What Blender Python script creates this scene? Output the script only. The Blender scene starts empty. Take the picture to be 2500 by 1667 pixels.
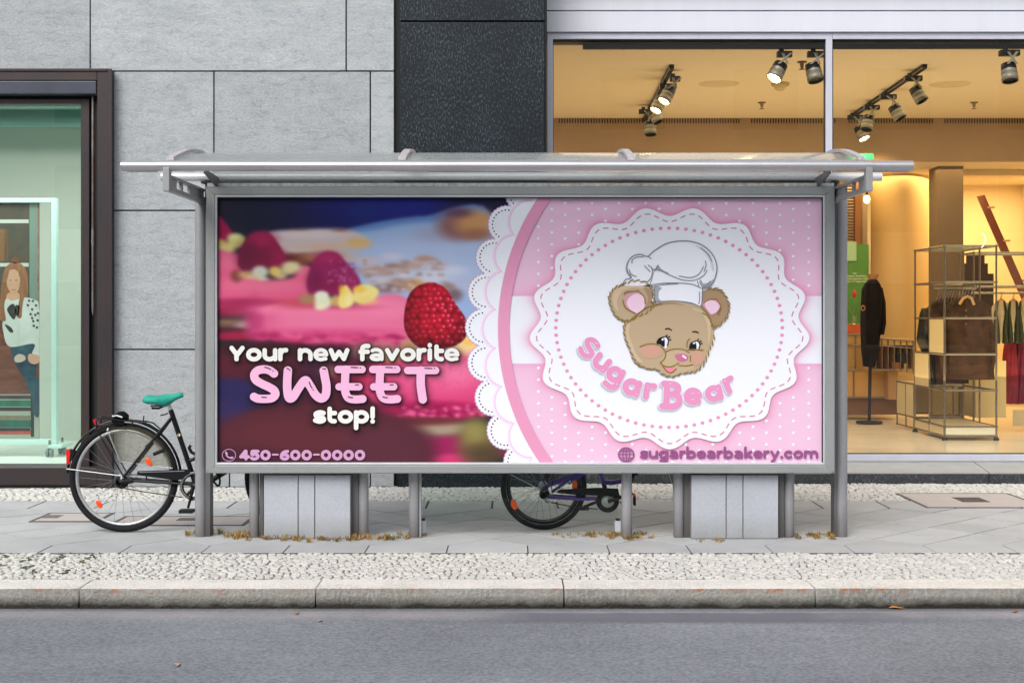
import bpy, bmesh, math, random
import numpy as np
from mathutils import Vector, Matrix
random.seed(7); rng = np.random.default_rng(5)
R = math.radians
S = bpy.context.scene
col = S.collection
F, CX, HY, CAMZ = 3500.0, 1250.0, 775.0, 1.4
def at(px, py, Y): return Vector(((px-CX)*Y/F, Y, CAMZ-(py-HY)*Y/F))
def gy(py, z=0.0): return (CAMZ-z)*F/(py-HY)
def wx(px, Y): return (px-CX)*Y/F
def wz(py, Y): return CAMZ-(py-HY)*Y/F
def lin(c): return tuple(((v/255)/12.92 if v/255 <= .04045 else ((v/255+.055)/1.055)**2.4) for v in c)

# ------------------------------------------------------------------ materials
def mat(name, c, rough=.6, metal=0, var=.0, scale=8, bump=0, bscale=60, c2=None, stretch=(1,1,1), island=0,
        fine=0, fscale=300, coat=0, emit=None, es=0, spec=.5, grime=None, srgb=True, alpha=None, trans=0):
    m = bpy.data.materials.new(name); m.use_nodes = True
    nt = m.node_tree; N = nt.nodes; L = nt.links; b = N['Principled BSDF']
    a = lin(c) if srgb else c
    b.inputs['Roughness'].default_value = rough; b.inputs['Metallic'].default_value = metal
    b.inputs['Coat Weight'].default_value = coat; b.inputs['Specular IOR Level'].default_value = spec
    b.inputs['Base Color'].default_value = (*a, 1)
    tc = N.new('ShaderNodeTexCoord'); mp = N.new('ShaderNodeMapping'); mp.inputs['Scale'].default_value = stretch
    L.new(tc.outputs['Object'], mp.inputs['Vector'])
    cur = None
    if var or c2:
        n = N.new('ShaderNodeTexNoise'); n.inputs['Scale'].default_value = scale; n.inputs['Detail'].default_value = 6
        n.inputs['Roughness'].default_value = .6
        L.new(mp.outputs[0], n.inputs['Vector'])
        r = N.new('ShaderNodeValToRGB'); r.color_ramp.elements[0].position = .32; r.color_ramp.elements[1].position = .68
        bcol = lin(c2) if (c2 and srgb) else (c2 or tuple(v*(1-var) for v in a))
        acol = a if c2 else tuple(min(1, v*(1+var*.6)) for v in a)
        r.color_ramp.elements[0].color = (*bcol, 1); r.color_ramp.elements[1].color = (*acol, 1)
        L.new(n.outputs[0], r.inputs[0]); cur = r.outputs[0]
    if fine:
        n2 = N.new('ShaderNodeTexNoise'); n2.inputs['Scale'].default_value = fscale; n2.inputs['Detail'].default_value = 3
        L.new(mp.outputs[0], n2.inputs['Vector'])
        mr = N.new('ShaderNodeMapRange'); mr.inputs[1].default_value = .3; mr.inputs[2].default_value = .7
        mr.inputs[3].default_value = 1-fine; mr.inputs[4].default_value = 1+fine*.7
        L.new(n2.outputs[0], mr.inputs[0])
        mx = N.new('ShaderNodeVectorMath'); mx.operation = 'SCALE'
        if cur: L.new(cur, mx.inputs[0])
        else: mx.inputs[0].default_value = a
        L.new(mr.outputs[0], mx.inputs['Scale']); cur = mx.outputs[0]
    if island:
        g = N.new('ShaderNodeNewGeometry'); mr = N.new('ShaderNodeMapRange')
        mr.inputs[3].default_value = 1-island; mr.inputs[4].default_value = 1+island*.6
        L.new(g.outputs['Random Per Island'], mr.inputs[0])
        mx = N.new('ShaderNodeVectorMath'); mx.operation = 'SCALE'
        if cur: L.new(cur, mx.inputs[0])
        else: mx.inputs[0].default_value = a
        L.new(mr.outputs[0], mx.inputs['Scale']); cur = mx.outputs[0]
    if cur: L.new(cur, b.inputs['Base Color'])
    if bump:
        n3 = N.new('ShaderNodeTexNoise'); n3.inputs['Scale'].default_value = bscale; n3.inputs['Detail'].default_value = 6
        L.new(mp.outputs[0], n3.inputs['Vector'])
        bp = N.new('ShaderNodeBump'); bp.inputs['Strength'].default_value = bump; bp.inputs['Distance'].default_value = .01
        L.new(n3.outputs[0], bp.inputs['Height']); L.new(bp.outputs[0], b.inputs['Normal'])
    if emit:
        b.inputs['Emission Color'].default_value = (*emit, 1); b.inputs['Emission Strength'].default_value = es
    if alpha is not None: b.inputs['Alpha'].default_value = alpha
    if trans: b.inputs['Transmission Weight'].default_value = trans
    m['_end'] = 0
    return m
def glass(name, tint=(1,1,1), refl=.06, rough=.02, body=None, bodyf=0):
    m = bpy.data.materials.new(name); m.use_nodes = True
    nt = m.node_tree; N = nt.nodes; L = nt.links; N.remove(N['Principled BSDF']); out = N['Material Output']
    t = N.new('ShaderNodeBsdfTransparent'); t.inputs[0].default_value = (*tint, 1)
    g = N.new('ShaderNodeBsdfGlossy'); g.inputs['Roughness'].default_value = rough
    lw = N.new('ShaderNodeLayerWeight'); lw.inputs[0].default_value = .35
    ma = N.new('ShaderNodeMath'); ma.operation = 'MULTIPLY_ADD'; ma.inputs[1].default_value = .3; ma.inputs[2].default_value = refl
    L.new(lw.outputs['Fresnel'], ma.inputs[0]); ma.use_clamp = True
    mx = N.new('ShaderNodeMixShader'); L.new(ma.outputs[0], mx.inputs[0])
    src = t.outputs[0]
    if body:
        d = N.new('ShaderNodeBsdfDiffuse'); d.inputs[0].default_value = (*body, 1)
        tl = N.new('ShaderNodeBsdfTranslucent'); tl.inputs[0].default_value = (*body, 1)
        m1 = N.new('ShaderNodeMixShader'); m1.inputs[0].default_value = .62; L.new(d.outputs[0], m1.inputs[1]); L.new(tl.outputs[0], m1.inputs[2])
        m2 = N.new('ShaderNodeMixShader'); m2.inputs[0].default_value = bodyf; L.new(t.outputs[0], m2.inputs[1]); L.new(m1.outputs[0], m2.inputs[2])
        src = m2.outputs[0]
    L.new(src, mx.inputs[1]); L.new(g.outputs[0], mx.inputs[2]); L.new(mx.outputs[0], out.inputs[0])
    return m

def stone_mat():
    m = mat('quartzite', (181,186,190), .75, c2=(166,172,176), scale=2.2, stretch=(1,1,3.2), island=.12, fine=.20, fscale=45)
    nt = m.node_tree; N = nt.nodes; L = nt.links; b = N['Principled BSDF']
    tc = [n for n in N if n.type == 'TEX_COORD'][0]
    mp = N.new('ShaderNodeMapping'); mp.inputs['Scale'].default_value = (1.3,1,3.0); mp.inputs['Rotation'].default_value = (0, R(-9), 0)
    L.new(tc.outputs['Object'], mp.inputs[0])
    n = N.new('ShaderNodeTexNoise'); n.inputs['Scale'].default_value = 7.5; n.inputs['Detail'].default_value = 14
    n.inputs['Roughness'].default_value = .78; n.inputs['Distortion'].default_value = .55
    L.new(mp.outputs[0], n.inputs['Vector'])
    r = N.new('ShaderNodeValToRGB'); e = r.color_ramp.elements
    e[0].position = .34; e[0].color = (.74,.75,.76,1); e[1].position = .64; e[1].color = (1.08,1.08,1.06,1)
    k = r.color_ramp.elements.new(.47); k.color = (.98,.98,.99,1)
    k = r.color_ramp.elements.new(.455); k.color = (.91,.92,.93,1)
    L.new(n.outputs[0], r.inputs[0])
    src = b.inputs['Base Color'].links[0].from_socket
    mx = N.new('ShaderNodeVectorMath'); mx.operation = 'MULTIPLY'; L.new(src, mx.inputs[0]); L.new(r.outputs[0], mx.inputs[1])
    L.new(mx.outputs[0], b.inputs['Base Color'])
    bp = N.new('ShaderNodeBump'); bp.inputs['Strength'].default_value = .6; bp.inputs['Distance'].default_value = .02
    L.new(n.outputs[0], bp.inputs['Height'])
    n4 = N.new('ShaderNodeTexNoise'); n4.inputs['Scale'].default_value = 90; L.new(mp.outputs[0], n4.inputs['Vector'])
    bp2 = N.new('ShaderNodeBump'); bp2.inputs['Strength'].default_value = .3; bp2.inputs['Distance'].default_value = .006
    L.new(n4.outputs[0], bp2.inputs['Height']); L.new(bp.outputs[0], bp2.inputs['Normal']); L.new(bp2.outputs[0], b.inputs['Normal'])
    return m
def granite_mat(name, base, fleck, thr=.58, sc=95):
    m = mat(name, base, .5, var=.25, scale=3, spec=.25)
    nt = m.node_tree; N = nt.nodes; L = nt.links; b = N['Principled BSDF']
    tc = [n for n in N if n.type == 'TEX_COORD'][0]
    mp = N.new('ShaderNodeMapping'); mp.inputs['Scale'].default_value = (1,1,.4); mp.inputs['Rotation'].default_value = (0,R(12),0)
    L.new(tc.outputs['Object'], mp.inputs[0])
    n = N.new('ShaderNodeTexNoise'); n.inputs['Scale'].default_value = sc; n.inputs['Detail'].default_value = 2; L.new(mp.outputs[0], n.inputs['Vector'])
    big = N.new('ShaderNodeTexNoise'); big.inputs['Scale'].default_value = 1.6; L.new(tc.outputs['Object'], big.inputs['Vector'])
    ad = N.new('ShaderNodeMath'); ad.operation = 'MULTIPLY_ADD'; ad.inputs[1].default_value = .25; ad.inputs[2].default_value = -.12
    L.new(big.outputs[0], ad.inputs[0]); a2 = N.new('ShaderNodeMath'); L.new(n.outputs[0], a2.inputs[0]); L.new(ad.outputs[0], a2.inputs[1])
    r = N.new('ShaderNodeValToRGB'); r.color_ramp.elements[0].position = thr-.06; r.color_ramp.elements[1].position = thr+.14
    L.new(a2.outputs[0], r.inputs[0])
    mx = N.new('ShaderNodeMix'); mx.data_type = 'RGBA'; L.new(r.outputs[0], mx.inputs[0])
    L.new(b.inputs['Base Color'].links[0].from_socket, mx.inputs[6]); mx.inputs[7].default_value = (*lin(fleck),1)
    L.new(mx.outputs[2], b.inputs['Base Color'])
    return m
def zgrad(m, z0, z1, c0, f=1.0, noise=.5, nscale=6):
    """grime, with contact shade painted in at the shelter posts, that grows towards height z0 from z1 (world/object z)"""
    nt = m.node_tree; N = nt.nodes; L = nt.links; b = N['Principled BSDF']
    tc = [n for n in N if n.type == 'TEX_COORD'][0]
    sp = N.new('ShaderNodeSeparateXYZ'); L.new(tc.outputs['Object'], sp.inputs[0])
    mr = N.new('ShaderNodeMapRange'); mr.inputs[1].default_value = z1; mr.inputs[2].default_value = z0
    L.new(sp.outputs[2], mr.inputs[0])
    n = N.new('ShaderNodeTexNoise'); n.inputs['Scale'].default_value = nscale; n.inputs['Detail'].default_value = 5; L.new(tc.outputs['Object'], n.inputs['Vector'])
    k = N.new('ShaderNodeMath'); k.operation = 'MULTIPLY_ADD'; k.inputs[1].default_value = noise*2; k.inputs[2].default_value = 1-noise
    L.new(n.outputs[0], k.inputs[0])
    mm = N.new('ShaderNodeMath'); mm.operation = 'MULTIPLY'; L.new(mr.outputs[0], mm.inputs[0]); L.new(k.outputs[0], mm.inputs[1])
    m3 = N.new('ShaderNodeMath'); m3.operation = 'MULTIPLY'; m3.use_clamp = True; L.new(mm.outputs[0], m3.inputs[0]); m3.inputs[1].default_value = f
    mx = N.new('ShaderNodeMix'); mx.data_type = 'RGBA'; L.new(m3.outputs[0], mx.inputs[0])
    if b.inputs['Base Color'].links: L.new(b.inputs['Base Color'].links[0].from_socket, mx.inputs[6])
    else: mx.inputs[6].default_value = b.inputs['Base Color'].default_value
    mx.inputs[7].default_value = (*lin(c0),1); L.new(mx.outputs[2], b.inputs['Base Color'])
    return m

M = {}
M['stone'] = stone_mat()
M['joint'] = mat('dark_joint', (44,41,40), .9)
M['black'] = mat('black_gap', (14,15,20), .7)
M['granite'] = granite_mat('dark_granite', (20,28,35), (70,84,94))
M['granite_step'] = granite_mat('step_granite', (58,61,64), (105,108,110), .6, 140)
M['sill'] = mat('sill_stone', (158,162,164), .55, var=.1, scale=6, fine=.08, fscale=220)
M['bronze'] = mat('bronze_frame', (44,40,46), .45, metal=.2, c2=(58,46,44), scale=3.5, fine=.1, fscale=60, stretch=(1,1,.5))
M['awning'] = mat('awning_box', (66,72,86), .45, metal=.2, c2=(54,58,70), scale=4)
M['rod'] = mat('guide_rod', (160,162,165), .35, metal=.8, c2=(130,95,70), scale=5)
M['alu'] = mat('white_aluminium', (196,199,212), .4, metal=.1, var=.06, scale=1.5, stretch=(5,1,.6))
M['aluline'] = mat('facade_panel', (212,215,226), .45, var=.035, scale=1.3, stretch=(5,1,.25), fine=.02, fscale=30)
def steel(name, c, rough=.36, metal=.75, var=.12):
    return mat(name, c, rough, metal=metal, var=var*.9, scale=2.2, stretch=(1,1,.6), fine=.035, fscale=60)
M['frame'] = steel('shelter_frame', (150,153,154), .45, .1)
M['tube'] = steel('shelter_tube', (190,190,194), .3, .6)
M['post'] = zgrad(steel('shelter_post', (158,159,164), .38, .25), 0, .22, (92,86,78), .7)  # darker foot: grime plus a painted contact shadow
M['boxpost'] = zgrad(steel('shelter_box_post', (104,103,106), .5, .2), 0, .2, (70,64,58), .7)  # foot darkened the same way, grime and painted contact shadow
M['trim'] = steel('bright_trim', (205,210,214), .35, .3, .05)
M['strap'] = mat('strap_paint', (196,192,196), .5, metal=.2, var=.25, scale=30)
M['gasket'] = mat('rubber_gasket', (20,20,26), .7)
M['rooftop'] = glass('roof_glass', (.94,.96,.96), .06, .12, lin((236,243,243)), .32)
M['plinth'] = zgrad(mat('plinth_panel', (176,181,190), .7, var=.05, scale=4, fine=.10, fscale=110), 0, .16, (128,126,122), .6)
M['pane'] = glass('shop_glass', (.95,.96,.94), .03, .01)
M['paneL'] = glass('display_glass', (.89,.93,.915), .06, .01)
M['shelterglass'] = glass('shelter_glass', (.90,.95,.93), .0, .02)
M['cobble'] = mat('mosaic_stone', (214,212,206), .8, c2=(198,197,194), scale=14, island=.12, fine=.14, fscale=160, bump=.6, bscale=90)
M['grout'] = mat('sandy_joint', (134,127,116), .95, c2=(98,94,84), scale=12, fine=.3, fscale=200)
M['slab'] = mat('granite_slab', (186,188,189), .75, c2=(172,174,176), scale=2.5, island=.09, fine=.09, fscale=260, bump=.2, bscale=120)
M['slabgap'] = mat('slab_joint', (58,54,52), .95)
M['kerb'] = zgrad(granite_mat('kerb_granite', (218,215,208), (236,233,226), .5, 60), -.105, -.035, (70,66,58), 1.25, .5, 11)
M['rim_dark'] = mat('cast_iron', (98,88,86), .7, var=.25, scale=20)
M['manhole'] = mat('cover_concrete', (188,180,176), .8, var=.06, scale=6, fine=.1, fscale=200)
M['leafpale'] = mat('pale_leaf', (186,160,140), .8, var=.2, scale=20)
M['leafm'] = mat('dry_leaf', (188,120,62), .7, var=.2, scale=20)
M['grass'] = mat('dry_grass', (190,150,88), .8, c2=(112,104,58), scale=5, island=.35)
M['moss'] = mat('joint_moss', (92,104,58), .9, c2=(70,70,50), scale=30, island=.2)

def kerb_rust_shade(m):
    nt = m.node_tree; N = nt.nodes; L = nt.links; b = N['Principled BSDF']
    tc = [n for n in N if n.type == 'TEX_COORD'][0]
    sp = N.new('ShaderNodeSeparateXYZ'); L.new(tc.outputs['Object'], sp.inputs[0])
    geo = N.new('ShaderNodeNewGeometry'); sn = N.new('ShaderNodeSeparateXYZ'); L.new(geo.outputs['Normal'], sn.inputs[0])
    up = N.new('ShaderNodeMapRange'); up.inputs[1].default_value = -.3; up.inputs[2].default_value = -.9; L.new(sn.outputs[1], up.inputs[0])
    mr = N.new('ShaderNodeMapRange'); mr.inputs[1].default_value = -.035; mr.inputs[2].default_value = -.008; L.new(sp.outputs[2], mr.inputs[0])
    n = N.new('ShaderNodeTexNoise'); n.inputs['Scale'].default_value = 18; n.inputs['Detail'].default_value = 8; n.inputs['Roughness'].default_value = .7
    L.new(tc.outputs['Object'], n.inputs['Vector'])
    n2 = N.new('ShaderNodeTexNoise'); n2.inputs['Scale'].default_value = 1.2; L.new(tc.outputs['Object'], n2.inputs['Vector'])
    r = N.new('ShaderNodeMapRange'); r.inputs[1].default_value = .48; r.inputs[2].default_value = .6; L.new(n.outputs[0], r.inputs[0])
    r2 = N.new('ShaderNodeMapRange'); r2.inputs[1].default_value = .4; r2.inputs[2].default_value = .55; L.new(n2.outputs[0], r2.inputs[0])
    x = r.outputs[0]
    for o in (mr.outputs[0], r2.outputs[0], up.outputs[0]):
        k = N.new('ShaderNodeMath'); k.operation = 'MULTIPLY'; L.new(x, k.inputs[0]); L.new(o, k.inputs[1]); x = k.outputs[0]
    k = N.new('ShaderNodeMath'); k.operation = 'MULTIPLY'; L.new(x, k.inputs[0]); k.inputs[1].default_value = .85; x = k.outputs[0]
    # shade painted in: the vertical face is multiplied darker than the worn top
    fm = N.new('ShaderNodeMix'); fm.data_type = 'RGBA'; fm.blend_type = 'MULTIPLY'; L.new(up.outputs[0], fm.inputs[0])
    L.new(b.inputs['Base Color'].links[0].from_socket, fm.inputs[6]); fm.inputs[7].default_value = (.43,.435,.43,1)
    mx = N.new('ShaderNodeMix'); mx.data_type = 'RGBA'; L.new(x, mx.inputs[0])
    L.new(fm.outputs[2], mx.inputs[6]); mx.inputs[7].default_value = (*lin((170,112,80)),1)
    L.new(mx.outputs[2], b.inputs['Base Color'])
    n5 = N.new('ShaderNodeTexNoise'); n5.inputs['Scale'].default_value = 70; n5.inputs['Detail'].default_value = 5; L.new(tc.outputs['Object'], n5.inputs['Vector'])
    bp = N.new('ShaderNodeBump'); bp.inputs['Strength'].default_value = .7; bp.inputs['Distance'].default_value = .012
    L.new(n5.outputs[0], bp.inputs['Height']); L.new(bp.outputs[0], b.inputs['Normal'])
kerb_rust_shade(M['kerb'])
def asphalt():
    m = mat('asphalt', (136,140,147), .85, c2=(120,124,131), scale=.8, fine=.34, fscale=62, bump=.5, bscale=170)
    nt = m.node_tree; N = nt.nodes; L = nt.links; b = N['Principled BSDF']
    tc = [n for n in N if n.type == 'TEX_COORD'][0]
    v = N.new('ShaderNodeTexVoronoi'); v.inputs['Scale'].default_value = 95; L.new(tc.outputs['Object'], v.inputs['Vector'])
    r = N.new('ShaderNodeMapRange'); r.inputs[1].default_value = .12; r.inputs[2].default_value = .02; r.inputs[3].default_value = 0; r.inputs[4].default_value = .55
    L.new(v.outputs['Distance'], r.inputs[0])
    wn = N.new('ShaderNodeMath'); wn.operation = 'GREATER_THAN'; wn.inputs[1].default_value = .72
    sx = N.new('ShaderNodeSeparateColor'); L.new(v.outputs['Color'], sx.inputs[0]); L.new(sx.outputs[0], wn.inputs[0])
    k = N.new('ShaderNodeMath'); k.operation = 'MULTIPLY'; L.new(r.outputs[0], k.inputs[0]); L.new(wn.outputs[0], k.inputs[1])
    mx = N.new('ShaderNodeMix'); mx.data_type = 'RGBA'; L.new(k.outputs[0], mx.inputs[0])
    L.new(b.inputs['Base Color'].links[0].from_socket, mx.inputs[6]); mx.inputs[7].default_value = (*lin((190,188,186)),1)
    # longitudinal tyre wear + gutter dirt near the kerb
    sp = N.new('ShaderNodeSeparateXYZ'); L.new(tc.outputs['Object'], sp.inputs[0])
    g = N.new('ShaderNodeMapRange'); g.inputs[1].default_value = 7.30; g.inputs[2].default_value = 7.42; L.new(sp.outputs[1], g.inputs[0])
    n = N.new('ShaderNodeTexNoise'); n.inputs['Scale'].default_value = 5; n.inputs['Detail'].default_value = 6; L.new(tc.outputs['Object'], n.inputs['Vector'])
    k2 = N.new('ShaderNodeMath'); k2.operation = 'MULTIPLY'; L.new(g.outputs[0], k2.inputs[0]); L.new(n.outputs[0], k2.inputs[1])
    mx2 = N.new('ShaderNodeMix'); mx2.data_type = 'RGBA'; L.new(k2.outputs[0], mx2.inputs[0]); L.new(mx.outputs[2], mx2.inputs[6]); mx2.inputs[7].default_value = (*lin((78,76,78)),1)
    g = N.new('ShaderNodeMapRange'); g.inputs[1].default_value = 7.12; g.inputs[2].default_value = 7.24; L.new(sp.outputs[1], g.inputs[0])
    g2 = N.new('ShaderNodeMapRange'); g2.inputs[1].default_value = 7.39; g2.inputs[2].default_value = 7.33; L.new(sp.outputs[1], g2.inputs[0])
    k3 = N.new('ShaderNodeMath'); k3.operation = 'MULTIPLY'; L.new(g.outputs[0], k3.inputs[0]); L.new(g2.outputs[0], k3.inputs[1])
    k4 = N.new('ShaderNodeMath'); k4.operation = 'MULTIPLY'; L.new(k3.outputs[0], k4.inputs[0]); L.new(n.outputs[0], k4.inputs[1])
    mx3 = N.new('ShaderNodeMix'); mx3.data_type = 'RGBA'; L.new(k4.outputs[0], mx3.inputs[0]); L.new(mx2.outputs[2], mx3.inputs[6]); mx3.inputs[7].default_value = (*lin((168,162,164)),1)
    # damp dark patch along the gutter on the right
    fac = None
    for idx,(a0,a1,b0,b1) in ((0,(.0,.35,2.7,1.7)),(1,(7.06,7.13,7.345,7.325))):
        for (lo_e,hi_e) in ((a0,a1),(b0,b1)):
            q1 = N.new('ShaderNodeMapRange'); q1.inputs[1].default_value = lo_e; q1.inputs[2].default_value = hi_e
            dn = N.new('ShaderNodeMath'); dn.operation = 'MULTIPLY_ADD'; dn.inputs[1].default_value = .5 if idx==0 else .05; L.new(n.outputs[0], dn.inputs[0]); L.new(sp.outputs[idx], dn.inputs[2])
            L.new(dn.outputs[0], q1.inputs[0])
            if fac is None: fac = q1.outputs[0]
            else:
                k9 = N.new('ShaderNodeMath'); k9.operation = 'MULTIPLY'; L.new(fac,k9.inputs[0]); L.new(q1.outputs[0],k9.inputs[1]); fac = k9.outputs[0]
    k9 = N.new('ShaderNodeMath'); k9.operation = 'MULTIPLY'; L.new(fac,k9.inputs[0]); k9.inputs[1].default_value = .75
    mx4 = N.new('ShaderNodeMix'); mx4.data_type = 'RGBA'; L.new(k9.outputs[0], mx4.inputs[0]); L.new(mx3.outputs[2], mx4.inputs[6]); mx4.inputs[7].default_value = (*lin((92,92,104)),1)
    # long faint streaks
    ms = N.new('ShaderNodeMapping'); ms.inputs['Scale'].default_value = (.5,2.6,1); L.new(tc.outputs['Object'], ms.inputs[0])
    ns = N.new('ShaderNodeTexNoise'); ns.inputs['Scale'].default_value = 1.6; ns.inputs['Detail'].default_value = 6; L.new(ms.outputs[0], ns.inputs['Vector'])
    rs = N.new('ShaderNodeMapRange'); rs.inputs[1].default_value = .35; rs.inputs[2].default_value = .65; rs.inputs[3].default_value = .95; rs.inputs[4].default_value = 1.04; L.new(ns.outputs[0], rs.inputs[0])
    vs_ = N.new('ShaderNodeVectorMath'); vs_.operation = 'SCALE'; L.new(mx4.outputs[2], vs_.inputs[0]); L.new(rs.outputs[0], vs_.inputs['Scale'])
    L.new(vs_.outputs[0], b.inputs['Base Color'])
    return m
M['asphalt'] = asphalt()

# ------------------------------------------------------------------ mesh builder
class MB:
    def __init__(s): s.v = []; s.f = []; s.sm = []
    def add(s, vs, fs, smooth=False):
        o = len(s.v); s.v += [tuple(v) for v in vs]; s.f += [tuple(i+o for i in f) for f in fs]; s.sm += [smooth]*len(fs); return s
    def box(s, a, b, bev=0):
        x0,x1 = sorted((a[0],b[0])); y0,y1 = sorted((a[1],b[1])); z0,z1 = sorted((a[2],b[2]))
        if bev:
            bm = bmesh.new(); bmesh.ops.create_cube(bm, size=1)
            for v in bm.verts: v.co = Vector(((x0+x1)/2+v.co.x*(x1-x0), (y0+y1)/2+v.co.y*(y1-y0), (z0+z1)/2+v.co.z*(z1-z0)))
            bmesh.ops.bevel(bm, geom=bm.edges[:], offset=bev, segments=2, affect='EDGES', profile=.6)
            bm.verts.index_update(); r = s.add([v.co.copy() for v in bm.verts], [[v.index for v in f.verts] for f in bm.faces]); bm.free(); return r
        vs = [(x,y,z) for z in (z0,z1) for y in (y0,y1) for x in (x0,x1)]
        return s.add(vs, [(0,2,3,1),(4,5,7,6),(0,1,5,4),(2,6,7,3),(0,4,6,2),(1,3,7,5)])
    def tube(s, pts, r, seg=10, closed=False, cap=True, flat=(1,1), up=None):
        pts = [Vector(p) for p in pts]; n = len(pts); rs = r if isinstance(r,(list,tuple)) else [r]*n
        ring = []; prev = None
        for i,p in enumerate(pts):
            if closed: t = pts[(i+1)%n]-pts[i-1]
            else: t = pts[min(i+1,n-1)]-pts[max(i-1,0)]
            t.normalize()
            u = Vector(up) if up else (prev if prev is not None else (Vector((0,1,0)) if abs(t.y)<.9 else Vector((1,0,0))))
            u = (u - t*u.dot(t)); u.normalize(); prev = u; w = t.cross(u)
            ring.append([p+(u*math.cos(a)*flat[0]+w*math.sin(a)*flat[1])*rs[i] for a in [2*math.pi*k/seg for k in range(seg)]])
        vs = [v for q in ring for v in q]; fs = []
        m = n if closed else n-1
        for i in range(m):
            j = (i+1)%n
            for k in range(seg): fs.append((i*seg+k, i*seg+(k+1)%seg, j*seg+(k+1)%seg, j*seg+k))
        s.add(vs, fs, seg > 5)
        if cap and not closed:
            s.add(ring[0], [tuple(range(seg))[::-1]]); s.add(ring[-1], [tuple(range(seg))])
        return s
    def prism(s, poly, y0, y1):    # polygon in x,z extruded along y
        n = len(poly); vs = [(p[0],y0,p[1]) for p in poly]+[(p[0],y1,p[1]) for p in poly]
        return s.add(vs, [tuple(range(n)), tuple(range(2*n-1,n-1,-1))]+[(i,i+n,(i+1)%n+n,(i+1)%n) for i in range(n)])
    def lathe(s, prof, c, ax=(0,0,1), seg=20):   # prof list of (r, h)
        c = Vector(c); ax = Vector(ax).normalized(); u = ax.orthogonal().normalized(); w = ax.cross(u)
        vs = [c+ax*h+(u*math.cos(a)+w*math.sin(a))*r for r,h in prof for a in [2*math.pi*k/seg for k in range(seg)]]
        fs = [(i*seg+k, i*seg+(k+1)%seg, (i+1)*seg+(k+1)%seg, (i+1)*seg+k) for i in range(len(prof)-1) for k in range(seg)]
        return s.add(vs, fs, True)
    def blob(s, c, r, seg=14, rings=9, rot=None):
        c = Vector(c); rt = rot or Matrix.Identity(3); vs = []; fs = []
        for i in range(rings+1):
            th = math.pi*i/rings
            for k in range(seg):
                a = 2*math.pi*k/seg
                vs.append(c + rt @ Vector((r[0]*math.sin(th)*math.cos(a), r[1]*math.sin(th)*math.sin(a), r[2]*math.cos(th))))
        for i in range(rings):
            for k in range(seg): fs.append((i*seg+k, (i+1)*seg+k, (i+1)*seg+(k+1)%seg, i*seg+(k+1)%seg))
        return s.add(vs, fs, True)
    def build(s, name, m, parent=None, label=None, cat=None, group=None, kind=None):
        me = bpy.data.meshes.new(name); me.from_pydata(s.v, [], s.f); me.update()
        me.polygons.foreach_set('use_smooth', s.sm); me.materials.append(m)
        o = bpy.data.objects.new(name, me); col.objects.link(o)
        if parent: 
            o.parent = parent
            lo = parent; off = Vector((0,0,0))
            while lo: off += lo.location; lo = lo.parent
            if off.length: me.transform(Matrix.Translation(-off))
        tag(o, label, cat, group, kind); return o
def tag(o, label=None, cat=None, group=None, kind=None):
    if label: o['label'] = label
    if cat: o['category'] = cat
    if group: o['group'] = group
    if kind: o['kind'] = kind
    return o
def thing(name, label, cat, loc=(0,0,0), group=None):
    o = bpy.data.objects.new(name, None); col.objects.link(o); o.location = loc; o.empty_display_size = .1
    return tag(o, label, cat, group)
def pxbox(mb, x0, x1, y0, y1, Y0, Y1, bev=0):   # box whose front face (depth Y0) spans these photo pixels
    a = at(x0,y0,Y0); b = at(x1,y1,Y0); return mb.box((a.x,Y0,a.z),(b.x,Y1,b.z),bev)
def sheet(mb, x0, x1, y0, y1, z): return mb.add([(x0,y0,z),(x1,y0,z),(x1,y1,z),(x0,y1,z)], [(0,1,2,3)])

# ------------------------------------------------------------------ 2-D ink (flat print shapes from distance fields)
def spline(pts, closed=False, n=8):
    P = [np.array(p, float) for p in pts]; out = []; N_ = len(P); rngi = range(N_ if closed else N_-1)
    for i in rngi:
        if closed: p0,p1,p2,p3 = P[i-1],P[i],P[(i+1)%N_],P[(i+2)%N_]
        else: p0,p1,p2,p3 = P[max(i-1,0)],P[i],P[i+1],P[min(i+2,N_-1)]
        for k in range(n):
            t = k/n; out.append(.5*((2*p1)+(-p0+p2)*t+(2*p0-5*p1+4*p2-p3)*t*t+(-p0+3*p1-3*p2+p3)*t**3))
    if not closed: out.append(P[-1])
    return np.array(out)
def sd_line(X, Y, pts):
    d = np.full(X.shape, 1e9)
    for (ax,ay),(bx,by) in zip(pts[:-1], pts[1:]):
        vx,vy = bx-ax,by-ay; L2 = vx*vx+vy*vy+1e-9
        t = np.clip(((X-ax)*vx+(Y-ay)*vy)/L2, 0, 1)
        d = np.minimum(d, np.hypot(X-ax-t*vx, Y-ay-t*vy))
    return d
def sd_poly(X, Y, pts):
    p = np.vstack([pts, pts[:1]]); d = sd_line(X, Y, p); ins = np.zeros(X.shape, bool)
    for (ax,ay),(bx,by) in zip(p[:-1], p[1:]):
        if ay == by: continue
        c = ((ay > Y) != (by > Y)) & (X < (bx-ax)*(Y-ay)/(by-ay)+ax); ins ^= c
    return np.where(ins, -d, d)
def sd_ell(X, Y, cx, cy, rx, ry, rot=0):
    c,s_ = math.cos(rot), math.sin(rot); u = (X-cx)*c+(Y-cy)*s_; v = -(X-cx)*s_+(Y-cy)*c
    k = np.sqrt((u/rx)**2+(v/ry)**2); return (k-1)*min(rx,ry)
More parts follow.
